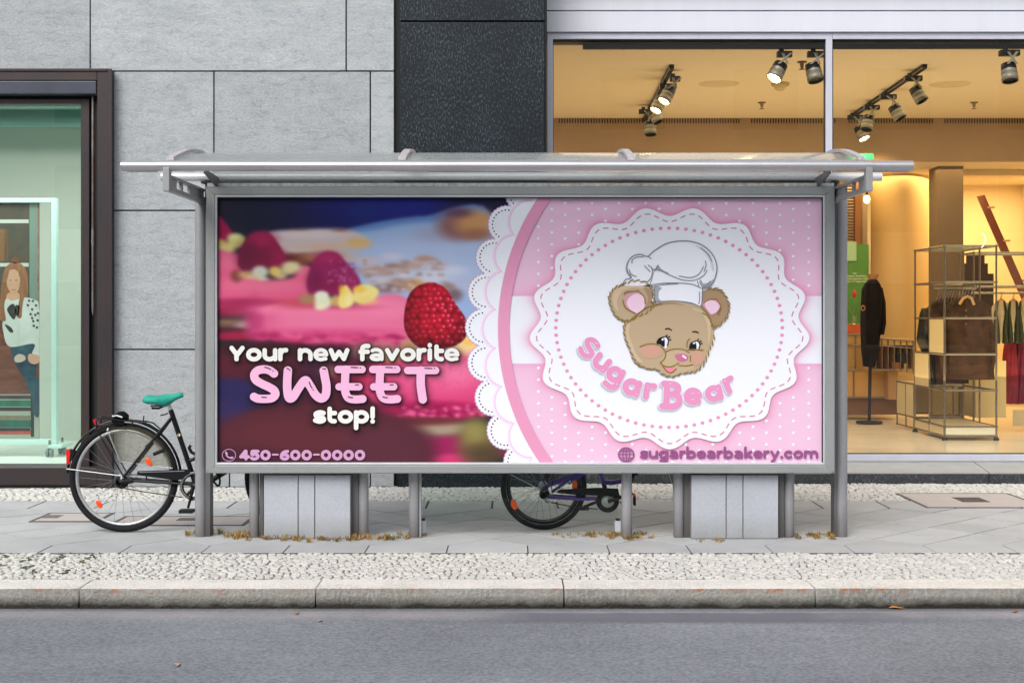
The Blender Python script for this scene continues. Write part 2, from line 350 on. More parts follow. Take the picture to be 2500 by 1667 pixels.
def ink(name, fn, bb, cell, Y, m, parent, clip=None):
    if clip: bb = (max(bb[0],clip[0]),max(bb[1],clip[1]),min(bb[2],clip[2]),min(bb[3],clip[3]))
    nx = max(2,int(round((bb[2]-bb[0])/cell))); ny = max(2,int(round((bb[3]-bb[1])/cell)))
    xs = np.linspace(bb[0],bb[2],nx+1); ys = np.linspace(bb[1],bb[3],ny+1); GX,GY = np.meshgrid(xs,ys)
    V = fn(GX,GY); I = V < 0; mb = MB(); vs = mb.v; fs = mb.f
    full = I[:-1,:-1]&I[1:,:-1]&I[:-1,1:]&I[1:,1:]; anyi = I[:-1,:-1]|I[1:,:-1]|I[:-1,1:]|I[1:,1:]
    def P(x,y): vs.append(((x-CX)*Y/F, Y, CAMZ-(y-HY)*Y/F)); return len(vs)-1
    for j in range(ny):
        row = full[j]; i = 0
        if not anyi[j].any(): continue
        idx = np.flatnonzero(np.diff(np.concatenate(([0],row.view(np.int8),[0]))))
        for a,b in zip(idx[::2], idx[1::2]):
            fs.append((P(xs[a],ys[j]),P(xs[a],ys[j+1]),P(xs[b],ys[j+1]),P(xs[b],ys[j])))
        for i in np.flatnonzero(anyi[j]&~row):
            cs = [(xs[i],ys[j],V[j,i]),(xs[i],ys[j+1],V[j+1,i]),(xs[i+1],ys[j+1],V[j+1,i+1]),(xs[i+1],ys[j],V[j,i+1])]
            poly = []
            for k in range(4):
                a = cs[k]; b = cs[(k+1)%4]
                if a[2] < 0: poly.append(P(a[0],a[1]))
                if (a[2] < 0) != (b[2] < 0):
                    t = a[2]/(a[2]-b[2]); poly.append(P(a[0]+(b[0]-a[0])*t, a[1]+(b[1]-a[1])*t))
            if len(poly) > 2: fs.append(tuple(poly))
    mb.sm = [False]*len(fs)
    return mb.build(name, m, parent)
def bbx(pts, pad):
    a = np.vstack([np.array(p) for p in pts]); return (a[:,0].min()-pad, a[:,1].min()-pad, a[:,0].max()+pad, a[:,1].max()+pad)
def strokes(name, lst, Y, m, parent, cell=1.5, grow=0, clip=None):  # lst of (pts, r)
    bb = bbx([p for p,_ in lst], max(r for _,r in lst)+grow+2)
    def fn(X,Yg):
        d = np.full(X.shape, 1e9)
        for p,r in lst:
            b = bbx([p], r+grow+6); ix = np.flatnonzero((X[0]>=b[0])&(X[0]<=b[2])); iy = np.flatnonzero((Yg[:,0]>=b[1])&(Yg[:,0]<=b[3]))
            if len(ix)==0 or len(iy)==0: continue
            sl = np.ix_(iy,ix); d[sl] = np.minimum(d[sl], sd_line(X[sl],Yg[sl],p)-r-grow)
        return d
    return ink(name, fn, bb, cell, Y, m, parent, clip)
# rounded glyphs, x-height 1 (y up), as stroke centre lines
def arc(cx,cy,rx,ry,a0,a1,n=14): return [(cx+rx*math.cos(R(a0+(a1-a0)*i/n)), cy+ry*math.sin(R(a0+(a1-a0)*i/n))) for i in range(n+1)]
r_ = .17; q = 1-2*r_
G = {
 'o': (1.12, [arc(.56,.5,.38,.34,0,360,24)]),
 'u': (1.06, [[(.17,.83),(.17,.42)]+arc(.5,.45,.33,.29,180,320,8), [(.88,.83),(.88,.17)]]),
 'n': (1.06, [[(.17,.17),(.17,.83)], [(.17,.5)]+arc(.52,.5,.36,.33,150,0,8)+[(.88,.17)]]),
 'r': (.72, [[(.17,.17),(.17,.83)], [(.17,.5),(.26,.72),(.38,.82),(.56,.84)]]),
 'e': (1.04, [arc(.52,.5,.38,.355,0,302,20)+[(.84,.2)], [(.2,.50),(.86,.50)]], (.84,.68)),
 'w': (1.42, [[(.17,.83),(.4,.19),(.72,.7),(1.05,.19),(1.27,.83)]]),
 'v': (1.02, [[(.17,.83),(.5,.19),(.85,.83)]]),
 'f': (.72, [[(.26,.17),(.26,.95)]+arc(.52,.95,.26,.2,180,95,5)+[(.66,1.14)], [(.14,.72),(.62,.72)]]),
 'a': (1.06, [[(.22,.80),(.36,.86),(.54,.87),(.74,.78),(.85,.58),(.86,.16)], arc(.50,.31,.34,.165,0,360,16)], (.82,.82)),
 'A': (1.1, [arc(.52,.5,.36,.34,0,360,20), [(.9,.83),(.9,.17)]]),
 'i': (.42, [[(.2,.17),(.2,.83)], [(.2,1.2),(.2,1.21)]]),
 't': (.76, [[(.24,1.1),(.24,.42)]+arc(.5,.4,.26,.23,180,270,4)+[(.58,.17)], [(.24,.78),(.6,.78)]]),
 's': (.92, [[(.74,.78),(.5,.84),(.22,.74),(.24,.56),(.5,.48),(.74,.38),(.72,.22),(.46,.15),(.17,.24)]]),
 'p': (1.1, [[(.17,.83),(.17,-.33)], arc(.54,.5,.37,.34,0,360,20)]),
 'b': (1.1, [[(.17,1.3),(.17,.17)], arc(.54,.5,.37,.34,0,360,20)]),
 'k': (.98, [[(.17,1.3),(.17,.17)], [(.76,.84),(.3,.5),(.8,.17)]]),
 'y': (1.04, [[(.17,.83),(.5,.2)], [(.87,.83),(.5,.05),(.38,-.22),(.22,-.3)]]),
 'c': (.96, [arc(.52,.5,.36,.34,48,312,18)]),
 'm': (1.6, [[(.17,.17),(.17,.83)], [(.17,.5)]+arc(.48,.52,.31,.32,150,0,7)+[(.79,.17)], [(.79,.5)]+arc(1.1,.52,.31,.32,150,0,7)+[(1.41,.17)]]),
 'g': (1.1, [arc(.52,.5,.36,.34,0,360,20), [(.9,.83),(.9,.1)]+arc(.55,.0,.35,.3,0,-120,8)+[(.22,-.22)]]),
 'Y': (1.12, [[(.17,1.0),(.52,.5)], [(.9,1.0),(.5,.42),(.5,.17)]]),
 '.': (.42, [[(.2,.18),(.21,.18)]]),
 '!': (.42, [[(.2,1.12),(.2,.5)], [(.2,.16),(.21,.16)]]),
 '0': (1.16, [arc(.56,.62,.38,.44,0,360,24)]),
 '4': (1.12, [[(.66,1.1),(.18,.42),(.98,.42)], [(.72,1.08),(.72,.17)]]),
 '5': (1.04, [[(.82,1.07),(.26,1.07),(.22,.68),(.5,.74),(.78,.62),(.82,.4),(.62,.2),(.36,.17),(.18,.26)]]),
 '6': (1.08, [arc(.54,.42,.34,.26,0,360,18), [(.84,1.06),(.5,.98),(.26,.74),(.2,.42)]]),
 '-': (.82, [[(.14,.68),(.66,.68)]]),
 ' ': (.62, []),
 'S': (1.1, [[(.95,1.02),(.7,1.14),(.4,1.12),(.2,.92),(.32,.7),(.62,.56),(.92,.42),(.94,.2),(.66,.02),(.36,.04),(.14,.2)]]),
 'B': (1.2, [[(.3,0.0),(.3,1.2)], [(.12,1.2),(.62,1.2),(.86,1.08),(.86,.84),(.66,.68),(.36,.66)], [(.66,.66),(.94,.54),(.98,.24),(.8,.05),(.5,0.0),(.1,0.0)]]),
}
SM = set('ouneasrtpbcgmfSBwYvy65a')
def glyph(ch):
    adv, ss = G[ch][:2]; out = []
    for s_ in ss: out.append(spline(s_, n=3) if (ch in 'wYvyksSB4' and False) or (ch in 'sSaB5r6' and len(s_)>2) else np.array(s_))
    return adv, out
def layout(text, x0, x1, base, xh, rad=None):
    tot = sum(G[c][0] for c in text); out = []; x = 0.; kx = (x1-x0)/tot
    for c in text:
        adv, ss = glyph(c); fc = G[c][2] if len(G[c]) > 2 else [1]*len(ss)
        for s_,f_ in zip(ss,fc):
            rr = (rad or r_)*xh*(.6 if c == '-' else 1)*(1.15 if c in '.' else 1)*f_
            out.append((np.column_stack([x0+(x+s_[:,0])*kx, base-s_[:,1]*xh]), rr))
        x += adv
    return out

# ------------------------------------------------------------------ world, sun, camera
w = bpy.data.worlds.new('World'); S.world = w; w.use_nodes = True
nt = w.node_tree; bg = nt.nodes['Background']; sky = nt.nodes.new('ShaderNodeTexSky'); sky.sky_type = 'NISHITA'; sky.sun_disc = False
SUN_E, SUN_R = R(42), R(203)
sky.sun_elevation = SUN_E; sky.sun_rotation = SUN_R; sky.air_density = 1.0; sky.dust_density = 4; sky.ozone_density = .6
hs = nt.nodes.new('ShaderNodeHueSaturation'); hs.inputs['Saturation'].default_value = .30; hs.inputs['Value'].default_value = 1.32
nt.links.new(sky.outputs[0], hs.inputs['Color']); nt.links.new(hs.outputs[0], bg.inputs[0]); bg.inputs[1].default_value = .13
sl = bpy.data.lights.new('sun', 'SUN'); sl.energy = 1.4; sl.angle = R(35); sl.color = (1,.97,.93)
so = bpy.data.objects.new('sun', sl); col.objects.link(so)
# sky sun_rotation turns clockwise seen from above, 0 = +Y
d = Vector((math.sin(SUN_R)*math.cos(SUN_E), math.cos(SUN_R)*math.cos(SUN_E), math.sin(SUN_E)))
so.rotation_euler = d.to_track_quat('Z','Y').to_euler(); so.location = (0,0,20)
cam = bpy.data.cameras.new('camera'); co = bpy.data.objects.new('camera', cam); col.objects.link(co); S.camera = co
co.location = (0,0,CAMZ); co.rotation_euler = (R(90),0,0); cam.lens = 36*F/2500; cam.sensor_width = 36; cam.sensor_fit = 'HORIZONTAL'
cam.shift_y = (HY-833.5)/2500; cam.clip_end = 800; cam.clip_start = .05
S.view_settings.view_transform = 'Standard'; S.view_settings.look = 'None'; S.view_settings.exposure = 0
S.render.engine = 'CYCLES'; S.cycles.use_denoising = True
try: S.cycles.transparent_max_bounces = 16; S.cycles.max_bounces = 8
except Exception: pass
#%%GROUND
# ------------------------------------------------------------------ ground
XL, XR = -9.0, 11.0
KF, KB = 7.42, gy(1412.5)      # kerb front / back
SF, SB = gy(1348), gy(1222)    # slab band
WALL = 11.86
mb = MB(); sheet(mb, -250, 250, -250, 7.47, -.105); mb.build('road', M['asphalt'], kind='structure')
mb = MB(); sheet(mb, -250, 250, 7.5, 250, -.03); mb.build('ground', M['slabgap'], kind='structure')
mb = MB(); sheet(mb, XL, XR, SF, SB, -.0045); mb.build('pavement_joints', M['slabgap'], kind='structure')
mb = MB(); sheet(mb, XL, XR, KB, SF, -.008); sheet(mb, XL, XR, SB, 12.2, -.008)
mb.build('pavement_bed', M['grout'], kind='structure')
# kerb stones
mb = MB(); xs = [XL]; j = [wx(194,7.43), wx(771,7.43), wx(1377,7.43), wx(1990,7.43)]
p = (1990-771)/2*7.43/F
xs = [j[0]-p*k for k in range(5,0,-1)] + j + [j[-1]+p*k for k in range(1,5)]
for a,b in zip(xs[:-1], xs[1:]):
    dy = random.uniform(-.002,.002); mb.box((a+.0035,KF+dy,-.25),(b-.0035,KB-.006,random.uniform(-.001,.001)), .005)
mb.build('kerb', M['kerb'], kind='structure')
# mosaic strips: every stone a small uneven block
def stones(mb, x0, x1, y0, y1, s=.044, arcs=True):
    ny = int((y1-y0)/s); sy = (y1-y0)/ny
    for r in range(ny):
        x = x0 + random.uniform(0,s)
        while x < x1:
            wd = s*random.uniform(.75,1.35); yy = y0+(r+.5)*sy + .018*math.sin(x*5.5+r*.2)+random.uniform(-.005,.005)
            a = wd/2-.004; b = sy/2-.0035; h = random.uniform(-.004,.003); rot = random.uniform(-.14,.14)+.12*math.cos(x*5.5)
            pts = []
            for (u,v) in ((-a,-b),(0,-b*1.05),(a,-b),(a,b),(0,b*1.05),(-a,b)):
                u += random.uniform(-.005,.005); v += random.uniform(-.005,.005)
                pts.append((u*math.cos(rot)-v*math.sin(rot), u*math.sin(rot)+v*math.cos(rot)))
            cx, cy = x+wd/2, yy; tl = random.uniform(-.05,.05); n = 6
            if y0-.004 < cy-b*.8 and cy+b*.8 < y1+.004:
                vs = [(cx+u,max(y0,min(y1,cy+v)),-.02) for u,v in pts]+[(cx+u*.97,max(y0,min(y1,cy+v*.97)),h-.004+u*tl) for u,v in pts]+[(cx+u*.74,max(y0,min(y1,cy+v*.74)),h+u*tl) for u,v in pts]
                mb.add(vs, [(12,13,14,15,16,17)]+[(i,(i+1)%n,(i+1)%n+n,i+n) for i in range(n)]+[(i+n,(i+1)%n+n,(i+1)%n+12,i+12) for i in range(n)])
            x += wd
mb = MB(); stones(mb, XL, XR, KB+.004, SF-.006); stones(mb, XL, XR, SB+.006, 12.16, .055)
mb.build('mosaic_paving', M['cobble'], kind='structure')
# diagonal slabs with pentagon border stones
MH = [(gy(1243),gy(1273)), ]
D = .487; h = .275; x00 = wx(800/2.735, SF)
mb = MB()
def slab(poly, top=0, g1=.0075, g2=.0085):
    cx = sum(p[0] for p in poly)/len(poly); cy = sum(p[1] for p in poly)/len(poly); n = len(poly)
    t = random.uniform(-.0012,.0012)
    ins = [(cx+(x-cx)*(1-g1/.24), cy+(y-cy)*(1-g1/.24)) for x,y in poly]
    in2 = [(cx+(x-cx)*(1-g2/.24), cy+(y-cy)*(1-g2/.24)) for x,y in poly]
    mb.add([(x,y,-.0046) for x,y in ins]+[(x,y,t-.002) for x,y in ins]+[(x,y,t) for x,y in in2],
           [tuple(range(2*n,3*n))]+[(i,(i+1)%n,(i+1)%n+n,i+n) for i in range(n)]+[(i+n,(i+1)%n+n,(i+1)%n+2*n,i+2*n) for i in range(n)])
rows = int((SB-SF-2*h)/(D/2)); y0 = SF+h; hb = SB-SF-h-rows*D/2
k0 = int((XL-x00)/D)-1; k1 = int((XR-x00)/D)+1
for k in range(k0,k1):
    x = x00+k*D
    slab([(x,SF),(x+D,SF),(x+D,y0),(x+D/2,y0+D/2),(x,y0)], 0, .0035, .0045)
    for r in range(1, rows):
        cy = y0+r*D/2; ox = 0 if r%2 else D/2
        cxx = x+ox
        if r*D/2 + D/2 <= rows*D/2+1e-6: slab([(cxx,cy-D/2),(cxx+D/2,cy),(cxx,cy+D/2),(cxx-D/2,cy)])
    yt = y0+rows*D/2; ox = D/2 if rows%2 else 0
    slab([(x+ox,yt),(x+ox+D/2,yt-D/2),(x+ox+D,yt),(x+ox+D,SB),(x+ox,SB)])
mb.build('pavement', M['slab'], kind='structure')

# utility covers
def cover(px0, px1, py0, py1, shear, slot, label, name='utility_cover'):
    y1_, y0_ = gy(py0,.006), gy(py1,.006)
    a, b = wx(px0, y0_), wx(px1, y0_)
    t = thing(name, label, 'utility cover', ((a+b)/2,(y0_+y1_)/2,.004), 'utility covers set in the pavement')
    fr = MB(); g = .022; z = .0055
    for (u0,u1,v0,v1) in ((a,b,y0_,y0_+g),(a,b,y1_-g,y1_),(a,a+g,y0_+g,y1_-g),(b-g,b,y0_+g,y1_-g)): fr.box((u0,v0,-.01),(u1,v1,z))
    fr.build('frame', M['rim_dark'], t)
    pl = MB(); pl.box((a+g+.004,y0_+g+.004,-.01),(b-g-.004,y1_-g-.004,z-.001)); pl.build('plate', M['manhole'], t)
    sx0,sx1,sy0,sy1 = slot; gr = MB(); Yc0,Yc1 = gy(sy1,.006), gy(sy0,.006)
    xa, xb = wx(sx0,Yc0), wx(sx1,Yc0); n = 9
    for i in range(n): 
        u = xa+(xb-xa)*i/n; 
        for jv in range(3):
            v = Yc0+(Yc1-Yc0)*jv/3
            gr.box((u+.004,v+.006,z-.002),(u+(xb-xa)/n-.003,v+(Yc1-Yc0)/3-.010,z+.0006))
    gr.build('grating', M['black'], t)
cover(2262, 2560, 1203, 1238, 0, (2350,2420,1213,1225), 'pale utility cover with dark slots, to the right of the bus shelter')
cover(262, 596, 1259, 1281, 0, (428,500,1263,1270), 'long utility cover with a slotted grating behind the black bicycle')
cover(70, 238, 1251, 1272, 0, (100,140,1256,1264), 'plain utility cover at the left under the display window')

# weeds in the joint along the shelter feet
def weeds(name, spots, label):
    mb = MB()
    for (x0,x1,py,n,hh) in spots:
        cl_ = [(random.uniform(x0,x1),random.gauss(0,3.2)) for _ in range(max(3,int((x1-x0)/9)))]
        for _ in range(int(n*.85)):
            u0,v0 = random.choice(cl_); Y = gy(py+v0+random.gauss(0,1.6)); x = wx(min(x1,max(x0,u0+random.gauss(0,4))),Y); H_ = .85*hh*random.uniform(.2,1.0)**1.3; a = random.uniform(0,6.28); ln = random.uniform(.3,2.0)*H_
            dx,dy = math.cos(a)*ln, math.sin(a)*ln; wv = random.uniform(.0015,.0035); px_,py_ = -math.sin(a)*wv, math.cos(a)*wv
            mb.add([(x-px_,Y-py_,0),(x+px_,Y+py_,0),(x+dx*.5+px_*.8,Y+dy*.5+py_*.8,H_*.7),(x+dx*.5-px_*.8,Y+dy*.5-py_*.8,H_*.7),(x+dx,Y+dy,H_)], [(0,1,2,3),(3,2,4)])
    return mb.build(name, M['grass'], label=label, cat='weeds', kind='stuff')
weeds('dry_weeds', [(455,522,1304,260,.04),(535,612,1306,420,.05),(575,660,1313,260,.045),(640,745,1313,600,.045),(750,830,1316,320,.04),(830,960,1313,700,.045),(935,1000,1310,260,.03),(1015,1040,1312,60,.02),
  (1350,1440,1306,170,.025),(1430,1520,1308,420,.035),(1490,1545,1313,260,.035),(1545,1600,1306,220,.03),(1690,1770,1317,180,.018),(1930,2040,1309,420,.03),(1990,2050,1309,160,.04)],
  'dry brown grass and weeds growing along the feet of the bus shelter')
# moss in the joints at the far left of the near mosaic strip
mb = MB()
for _ in range(900):
    x = wx(random.uniform(-60,270), 8.3); Y = random.uniform(KB+.15, SF-.02)
    xx = round(x/.085)*.085+.018*math.sin(Y*60)+random.uniform(-.006,.006)
    if (math.sin(round(x/.085)*9.7)+math.sin(Y*9+round(x/.085)*3)) < .3: continue
    mb.blob((xx,Y,0),(.006,.006,.005),5,3)
mb.build('joint_moss', M['moss'], label='green moss in the joints of the light mosaic stones at the left', cat='moss', kind='stuff')
# fallen leaves
lf = [(725,1498,.03,'small orange leaf in the gutter below the left kerb joint'),(2190,1486,.045,'curled orange leaf lying against the kerb at the right'),(432,1624,.04,'pale leaf lying on the asphalt at the lower left'),(781,1516,.03,'faint dry leaf on the road beyond the left kerb joint'),(2478,1494,.035,'dark orange leaf in the gutter at the far right edge')]
for px_,py_,sz,lb in lf:
    Y = (CAMZ+.105)*F/(py_-HY); c = Vector((wx(px_,Y),Y,-.101)); a = random.uniform(0,3); mb = MB()
    o = [(1,0,0),(.3,.32,.1),(-.5,.28,.18),(-1,0,.05),(-.5,-.28,.12),(.3,-.32,.05)]
    mb.add([(c.x,c.y,c.z+.003)]+[(c.x+sz*(u*math.cos(a)-v*math.sin(a)), c.y+sz*(u*math.sin(a)+v*math.cos(a)), c.z+zz*sz*1.4) for u,v,zz in o], [(0,i+1,(i+1)%6+1) for i in range(6)])
    mb.build('fallen_leaf', M['leafpale'] if ('pale' in lb or 'faint' in lb) else M['leafm'], label=lb, cat='leaf', group='fallen leaves on the road')
# pale scrape on the asphalt
mb = MB(); pts = [(378,1570,1),(430,1561,4),(480,1557,5),(540,1556,5),(600,1559,4),(650,1563,3),(700,1562,1)]
c = spline([(a,b,k) for a,b,k in pts], n=5); vs = []
for a,b,k in c:
    for s_ in (-1,1):
        Y = (CAMZ+.102)*F/(b+s_*k*.55-HY); vs.append((wx(a,Y),Y,-.1035))
mb.add(vs, [(2*i,2*i+2,2*i+3,2*i+1) for i in range(len(c)-1)])
mm = mat('scrape', (165,165,172), .8, fine=.25, fscale=60, alpha=.4); mb.build('road_marking', mm, kind='structure')
#%%LEFT
# the building across the street: it shows as reflections in the glass and metal
ob = thing('opposite_building', 'grey plastered building across the street, reflected in the shop windows', 'building', (0,-17,0))
mb = MB(); mb.box((-34,-19,-.1),(34,-17,9.2)); mb.box((-34.2,-17.15,9.2),(34.2,-19,9.6)); mb.build('wall', mat('opposite_plaster',(176,172,164),.9,var=.1,scale=1), ob)
mb = MB(); mf = MB()
for fl in range(3):
    for k in range(17):
        x = -32.5+k*3.9; z0_ = .4+fl*3.0+(0 if fl else -.3); mb.box((x,-16.98,z0_+.5),(x+1.9+(1 if fl==0 else 0),-16.95,z0_+2.3)); mf.box((x-.08,-16.97,z0_+.38),(x+1.98+(1 if fl==0 else 0),-16.88,z0_+.5))
mb.build('window', mat('opposite_window',(34,40,48),.15), ob); mf.build('window_sill', mat('opposite_sill',(190,188,182),.7), ob)
mb = MB(); mb.box((-34,-17,-.105),(34,-13.2,.0)); mb.build('far_pavement', M['slab'], kind='structure')
# ------------------------------------------------------------------ left stone building
W1 = WALL
bl = thing('stone_building', 'grey stone faced building with a bronze framed display window', 'building', (wx(600,W1),W1,0))
mb = MB(); g = 1.75
def sl_(x0,x1,y0,y1):
    a = at(x0+g,y0+g,W1); b = at(x1-g,y1-g,W1); mb.box((a.x,W1+random.uniform(0,.003),a.z),(b.x,W1+.05,b.z),.003)
for x0,x1 in ((-1500,-905),(-905,-405),(-405,220),(220,845),(845,963)): sl_(x0,x1,-166,174)
for x0,x1 in ((-1500,-800),(-800,-100),(-100,522),(522,963)): sl_(x0,x1,-506,-166)
for x0,x1 in ((271,522),(522,904),(904,963)): sl_(x0,x1,174,514)
for x0,x1 in ((271,660),(660,963)): sl_(x0,x1,514,853)
for x0,x1 in ((271,560),(560,904),(904,963)): sl_(x0,x1,853,1189)
for y0,y1 in ((174,514),(514,853),(853,1189)): sl_(-1500,-900,y0,y1)
mb.build('stone_cladding', M['stone'], bl)
mb = MB(); pxbox(mb,-1500,-895,-506,1190,W1+.052,W1+.3); pxbox(mb,-895,271,-506,172,W1+.052,W1+.3); pxbox(mb,271,963,-506,1190,W1+.052,W1+.3)
mb.build('wall', M['joint'], bl)
# display window
FY = W1-.09
wn_ = MB()
pxbox(wn_, 237, 271, 170, 1190, FY, W1+.04, .006); pxbox(wn_, -900, 237, 170, 197, FY, W1+.04, .006); pxbox(wn_, -900,-866,197,1190,FY,W1+.04,.006)
pxbox(wn_, -866, 237, 1141, 1184, FY+.004, W1+.25, .004)
pxbox(wn_, 263, 273.5, 168, 1191, FY-.012, FY+.0, .004); pxbox(wn_, -900, 263, 167.5, 174, FY-.012, FY+.0, .003)
wf = wn_.build('window', M['bronze'], bl)
mb = MB(); pxbox(mb, -864, 235, 198, 230, FY-.004, FY+.12, .008); mb.build('awning_box', M['awning'], wf)
mb = MB(); pxbox(mb, -866, 236.5, 1184, 1190, FY+.02, W1+.2); pxbox(mb, 232, 237.5, 198, 1141, FY+.1, W1+.2); pxbox(mb,217,222,231,1141,FY+.14,W1+.2); pxbox(mb,-866,237,229,241,FY+.13,W1+.2)
pxbox(mb,222,232,231,1141,FY+.155,W1+.22); mb.build('shadow_gap', M['black'], wf)
mb = MB(); pxbox(mb, 197, 218, 241, 1141, FY+.1, W1+.15, .005); pxbox(mb, -866, 197, 241, 254, FY+.1, W1+.15, .005); mb.build('inner_frame', M['bronze'], wf)
mb = MB(); a = at(227,231,FY+.09); b = at(227,755,FY+.09); mb.tube([a,b,b+Vector((0,0,-.05))],[.012,.012,.004],12); mb.tube([at(227,560,FY+.09),at(227,600,FY+.09)],.0145,12); mb.build('guide_rod', M['rod'], wf)
mb = MB(); pxbox(mb, -866, 198, 253, 1142, FY+.13, FY+.138); mb.build('pane', M['paneL'], wf)
# display interior
G0 = W1+.27; GB = 14.2
mint = mat('display_wall', (210,218,206), .7, c2=(204,214,204), scale=.7)
mintfloor = mat('display_floor', (226,238,230), .35, var=.03)
mb = MB(); xl, xr = wx(-866,W1), wx(272,W1)+.5; zf, zc = wz(1137,FY+.15), wz(236,W1)
mb.box((xl,GB,zf-.1),(xr,GB+.1,zc+.5)); mb.box((xr,G0-.2,zf-.1),(xr+.1,GB,zc+.5)); mb.box((xl-.1,G0-.2,zf-.1),(xl,GB,zc+.5))
mb.build('display_wall', mint, bl)
mb = MB(); mb.box((xl,W1+.2,zf-.1),(xr,GB,zf)); mb.build('display_floor', mintfloor, bl)
mb = MB(); mb.box((xl,W1+.2,zc+.1),(xr,GB,zc+.3)); mb.build('display_ceiling', mat('teal_ceiling',(150,190,184),.6), bl)
mb = MB(); mb.box((xl,13.3,wz(312,13.3)),(xr,13.35,zc+.1)); mb.build('valance', mat('teal_valance',(96,136,124),.7), bl)
al = bpy.data.lights.new('display_lamp','AREA'); al.energy = 112; al.size = 3.2; al.shape='RECTANGLE'; al.size_y = .8; al.color=(1,.97,.93)
ao = bpy.data.objects.new('display_lamp', al); col.objects.link(ao); ao.location = ((xl+xr)/2+.6, 12.35, zc+.04); ao['label']='strip lamp over the display window'; ao['category']='lamp'
# poster on castors
PY = 12.75
pst = thing('poster_stand', 'white poster stand on castors with a printed child sitting on books, inside the display window', 'poster stand', (wx(40,PY),PY,zf))
wfm = mat('stand_white', (206,240,232), .4)
mb = MB(); pxbox(mb, 125,138,484,1085,PY-.03,PY+.03,.004); pxbox(mb,-150,125,484,495,PY-.03,PY+.03,.004); pxbox(mb,-150,125,1072,1085,PY-.03,PY+.03,.004); pxbox(mb,-163,-150,484,1085,PY-.03,PY+.03,.004); pxbox(mb,116,150,1086,1094,PY-.1,PY+.25,.004)
mb.build('frame', wfm, pst)
castm = mat('castor_grey', (120,140,138), .4)
for cx_,cy_,dY in ((121,1117,-.08),(152,1111,.2),(-120,1117,-.08)):
    mb = MB(); c = at(cx_,cy_,PY+dY)
    for s_ in (-.018,.018): mb.lathe([(0,-.01),(.034,-.01),(.036,0),(.034,.01),(0,.01)], (c.x+s_,c.y,zf+.037), (1,0,0), 20)
    mb.tube([(c.x,c.y,zf+.037),(c.x,c.y,zf+.15)],.012,8); mb.build('castor', castm, pst)
def K(pts): return np.array([(x/2.613, 600+y/2.613) for x,y in pts])
mb = MB(); pxbox(mb,-150,96,495,1072,PY-.005,PY+.0); ps = mb.build('poster', mat('poster_paper',(128,112,96),.6,c2=(96,84,76),scale=4), pst)
def blk(name,x0,x1,y0,y1,c,l,parent=None,**k):
    mb = MB(); pxbox(mb,x0,x1,y0,y1,PY-.006-.001*l,PY-.006-.001*l+.0008); return mb.build(name, mat(name+'_print',c,.5,**k), parent or ps)
blk('shelf_print', -150,72,495,790, (66,74,72),0, c2=(96,84,60),scale=9)
blk('window_print', 72,91,495,800,(120,146,132),1)
for y_ in (536,642): blk('shelf_board_print',-150,70,y_,y_+9,(196,208,196),1)
blk('book_print',-150,20,560,638,(150,110,66),1,c2=(70,60,50),scale=14,stretch=(1,1,.1))
blk('brick_print', -150,94,790,962, (136,86,66),1, c2=(104,66,54),scale=20,stretch=(.4,1,1.2))
blk('brick_edge_print', 91,95,495,800,(120,78,62),1,c2=(170,150,140),scale=18)
blk('floor_print', -150,95.5,962,1072,(168,176,160),1)
for y0_,y1_,c_ in ((965,974,(80,76,72)),(977,992,(42,130,104)),(994,1003,(60,52,50)),(1014,1024,(150,140,110)),(1025,1043,(40,120,100)),(1044,1052,(60,50,50)),(1052,1060,(214,98,80))):
    blk('book_stack_print',-150,74+(y0_%3),y0_,y1_,c_,2,c2=tuple(int(v*.7) for v in c_),scale=9,stretch=(1,1,.3))
blk('chair_leg_print',75,83,955,1066,(40,52,52),3)
skin=(214,168,140)
def inkK(nm, pts, c, l, closed=True, r=None, **k):
    p = spline(K(pts), closed=closed); Y = PY-.006-.001*l; m = mat(nm,c,.6,**k)
    if r: return strokes(nm, [(p,r/2.613)], Y, m, ps, 1.5, clip=(-150,495,96,1072))
    return ink(nm, lambda X,Yg: sd_poly(X,Yg,p), bbx([p],2), 1.5, Y, m, ps, clip=(-150,495,96,1072))
inkK('bun_print', [(78,78),(95,66),(116,78),(120,98),(104,112),(84,110),(74,95)], (150,100,62), 4, c2=(110,72,46), scale=14)
inkK('hair_print', [(98,104),(135,116),(163,150),(178,210),(180,290),(172,380),(158,450),(140,470),(120,440),(60,450),(30,480),(0,470),(-6,400),(8,300),(16,210),(30,150),(60,115)], (132,86,54), 4, c2=(176,128,88), scale=14, stretch=(2,1,.2))
inkK('neck_print', [(55,300),(115,300),(125,345),(80,360),(40,345)], skin, 5)
inkK('face_print', [(85,150),(122,175),(128,230),(118,280),(88,312),(58,285),(42,235),(48,175)], (206,164,134), 6)
inkK('eye_print', [(62,222),(66,219),(72,222)], (140,104,84), 7, False, 3); inkK('eye_print', [(98,222),(104,219),(110,222)], (140,104,84), 7, False, 3); inkK('mouth_print', [(74,278),(86,283),(98,278)], (182,118,104), 7, False, 3)
inkK('jeans_print', [(78,640),(215,625),(240,700),(225,830),(248,860),(248,1075),(215,1070),(200,960),(150,840),(100,760),(78,700)], (52,98,112), 5, c2=(24,52,70), scale=9)
inkK('knee_print', [(92,712),(120,690),(155,700),(162,725),(130,742),(98,740)], (206,190,176), 6)
inkK('sweater_print', [(35,345),(80,350),(160,330),(220,345),(248,380),(252,560),(252,705),(205,690),(215,625),(60,642),(20,540),(18,470)], (212,222,214), 6, var=.12, scale=7)
inkK('hand_print', [(185,690),(245,700),(250,740),(215,755),(182,735)], skin, 7)
for pts in ([(45,400),(85,370),(105,420),(90,470),(60,440)],[(30,500),(70,520),(85,550),(60,548)],[(100,380),(125,390),(115,450),(98,430)]): inkK('tiger_print', pts, (66,64,64), 8, var=.4, scale=30)
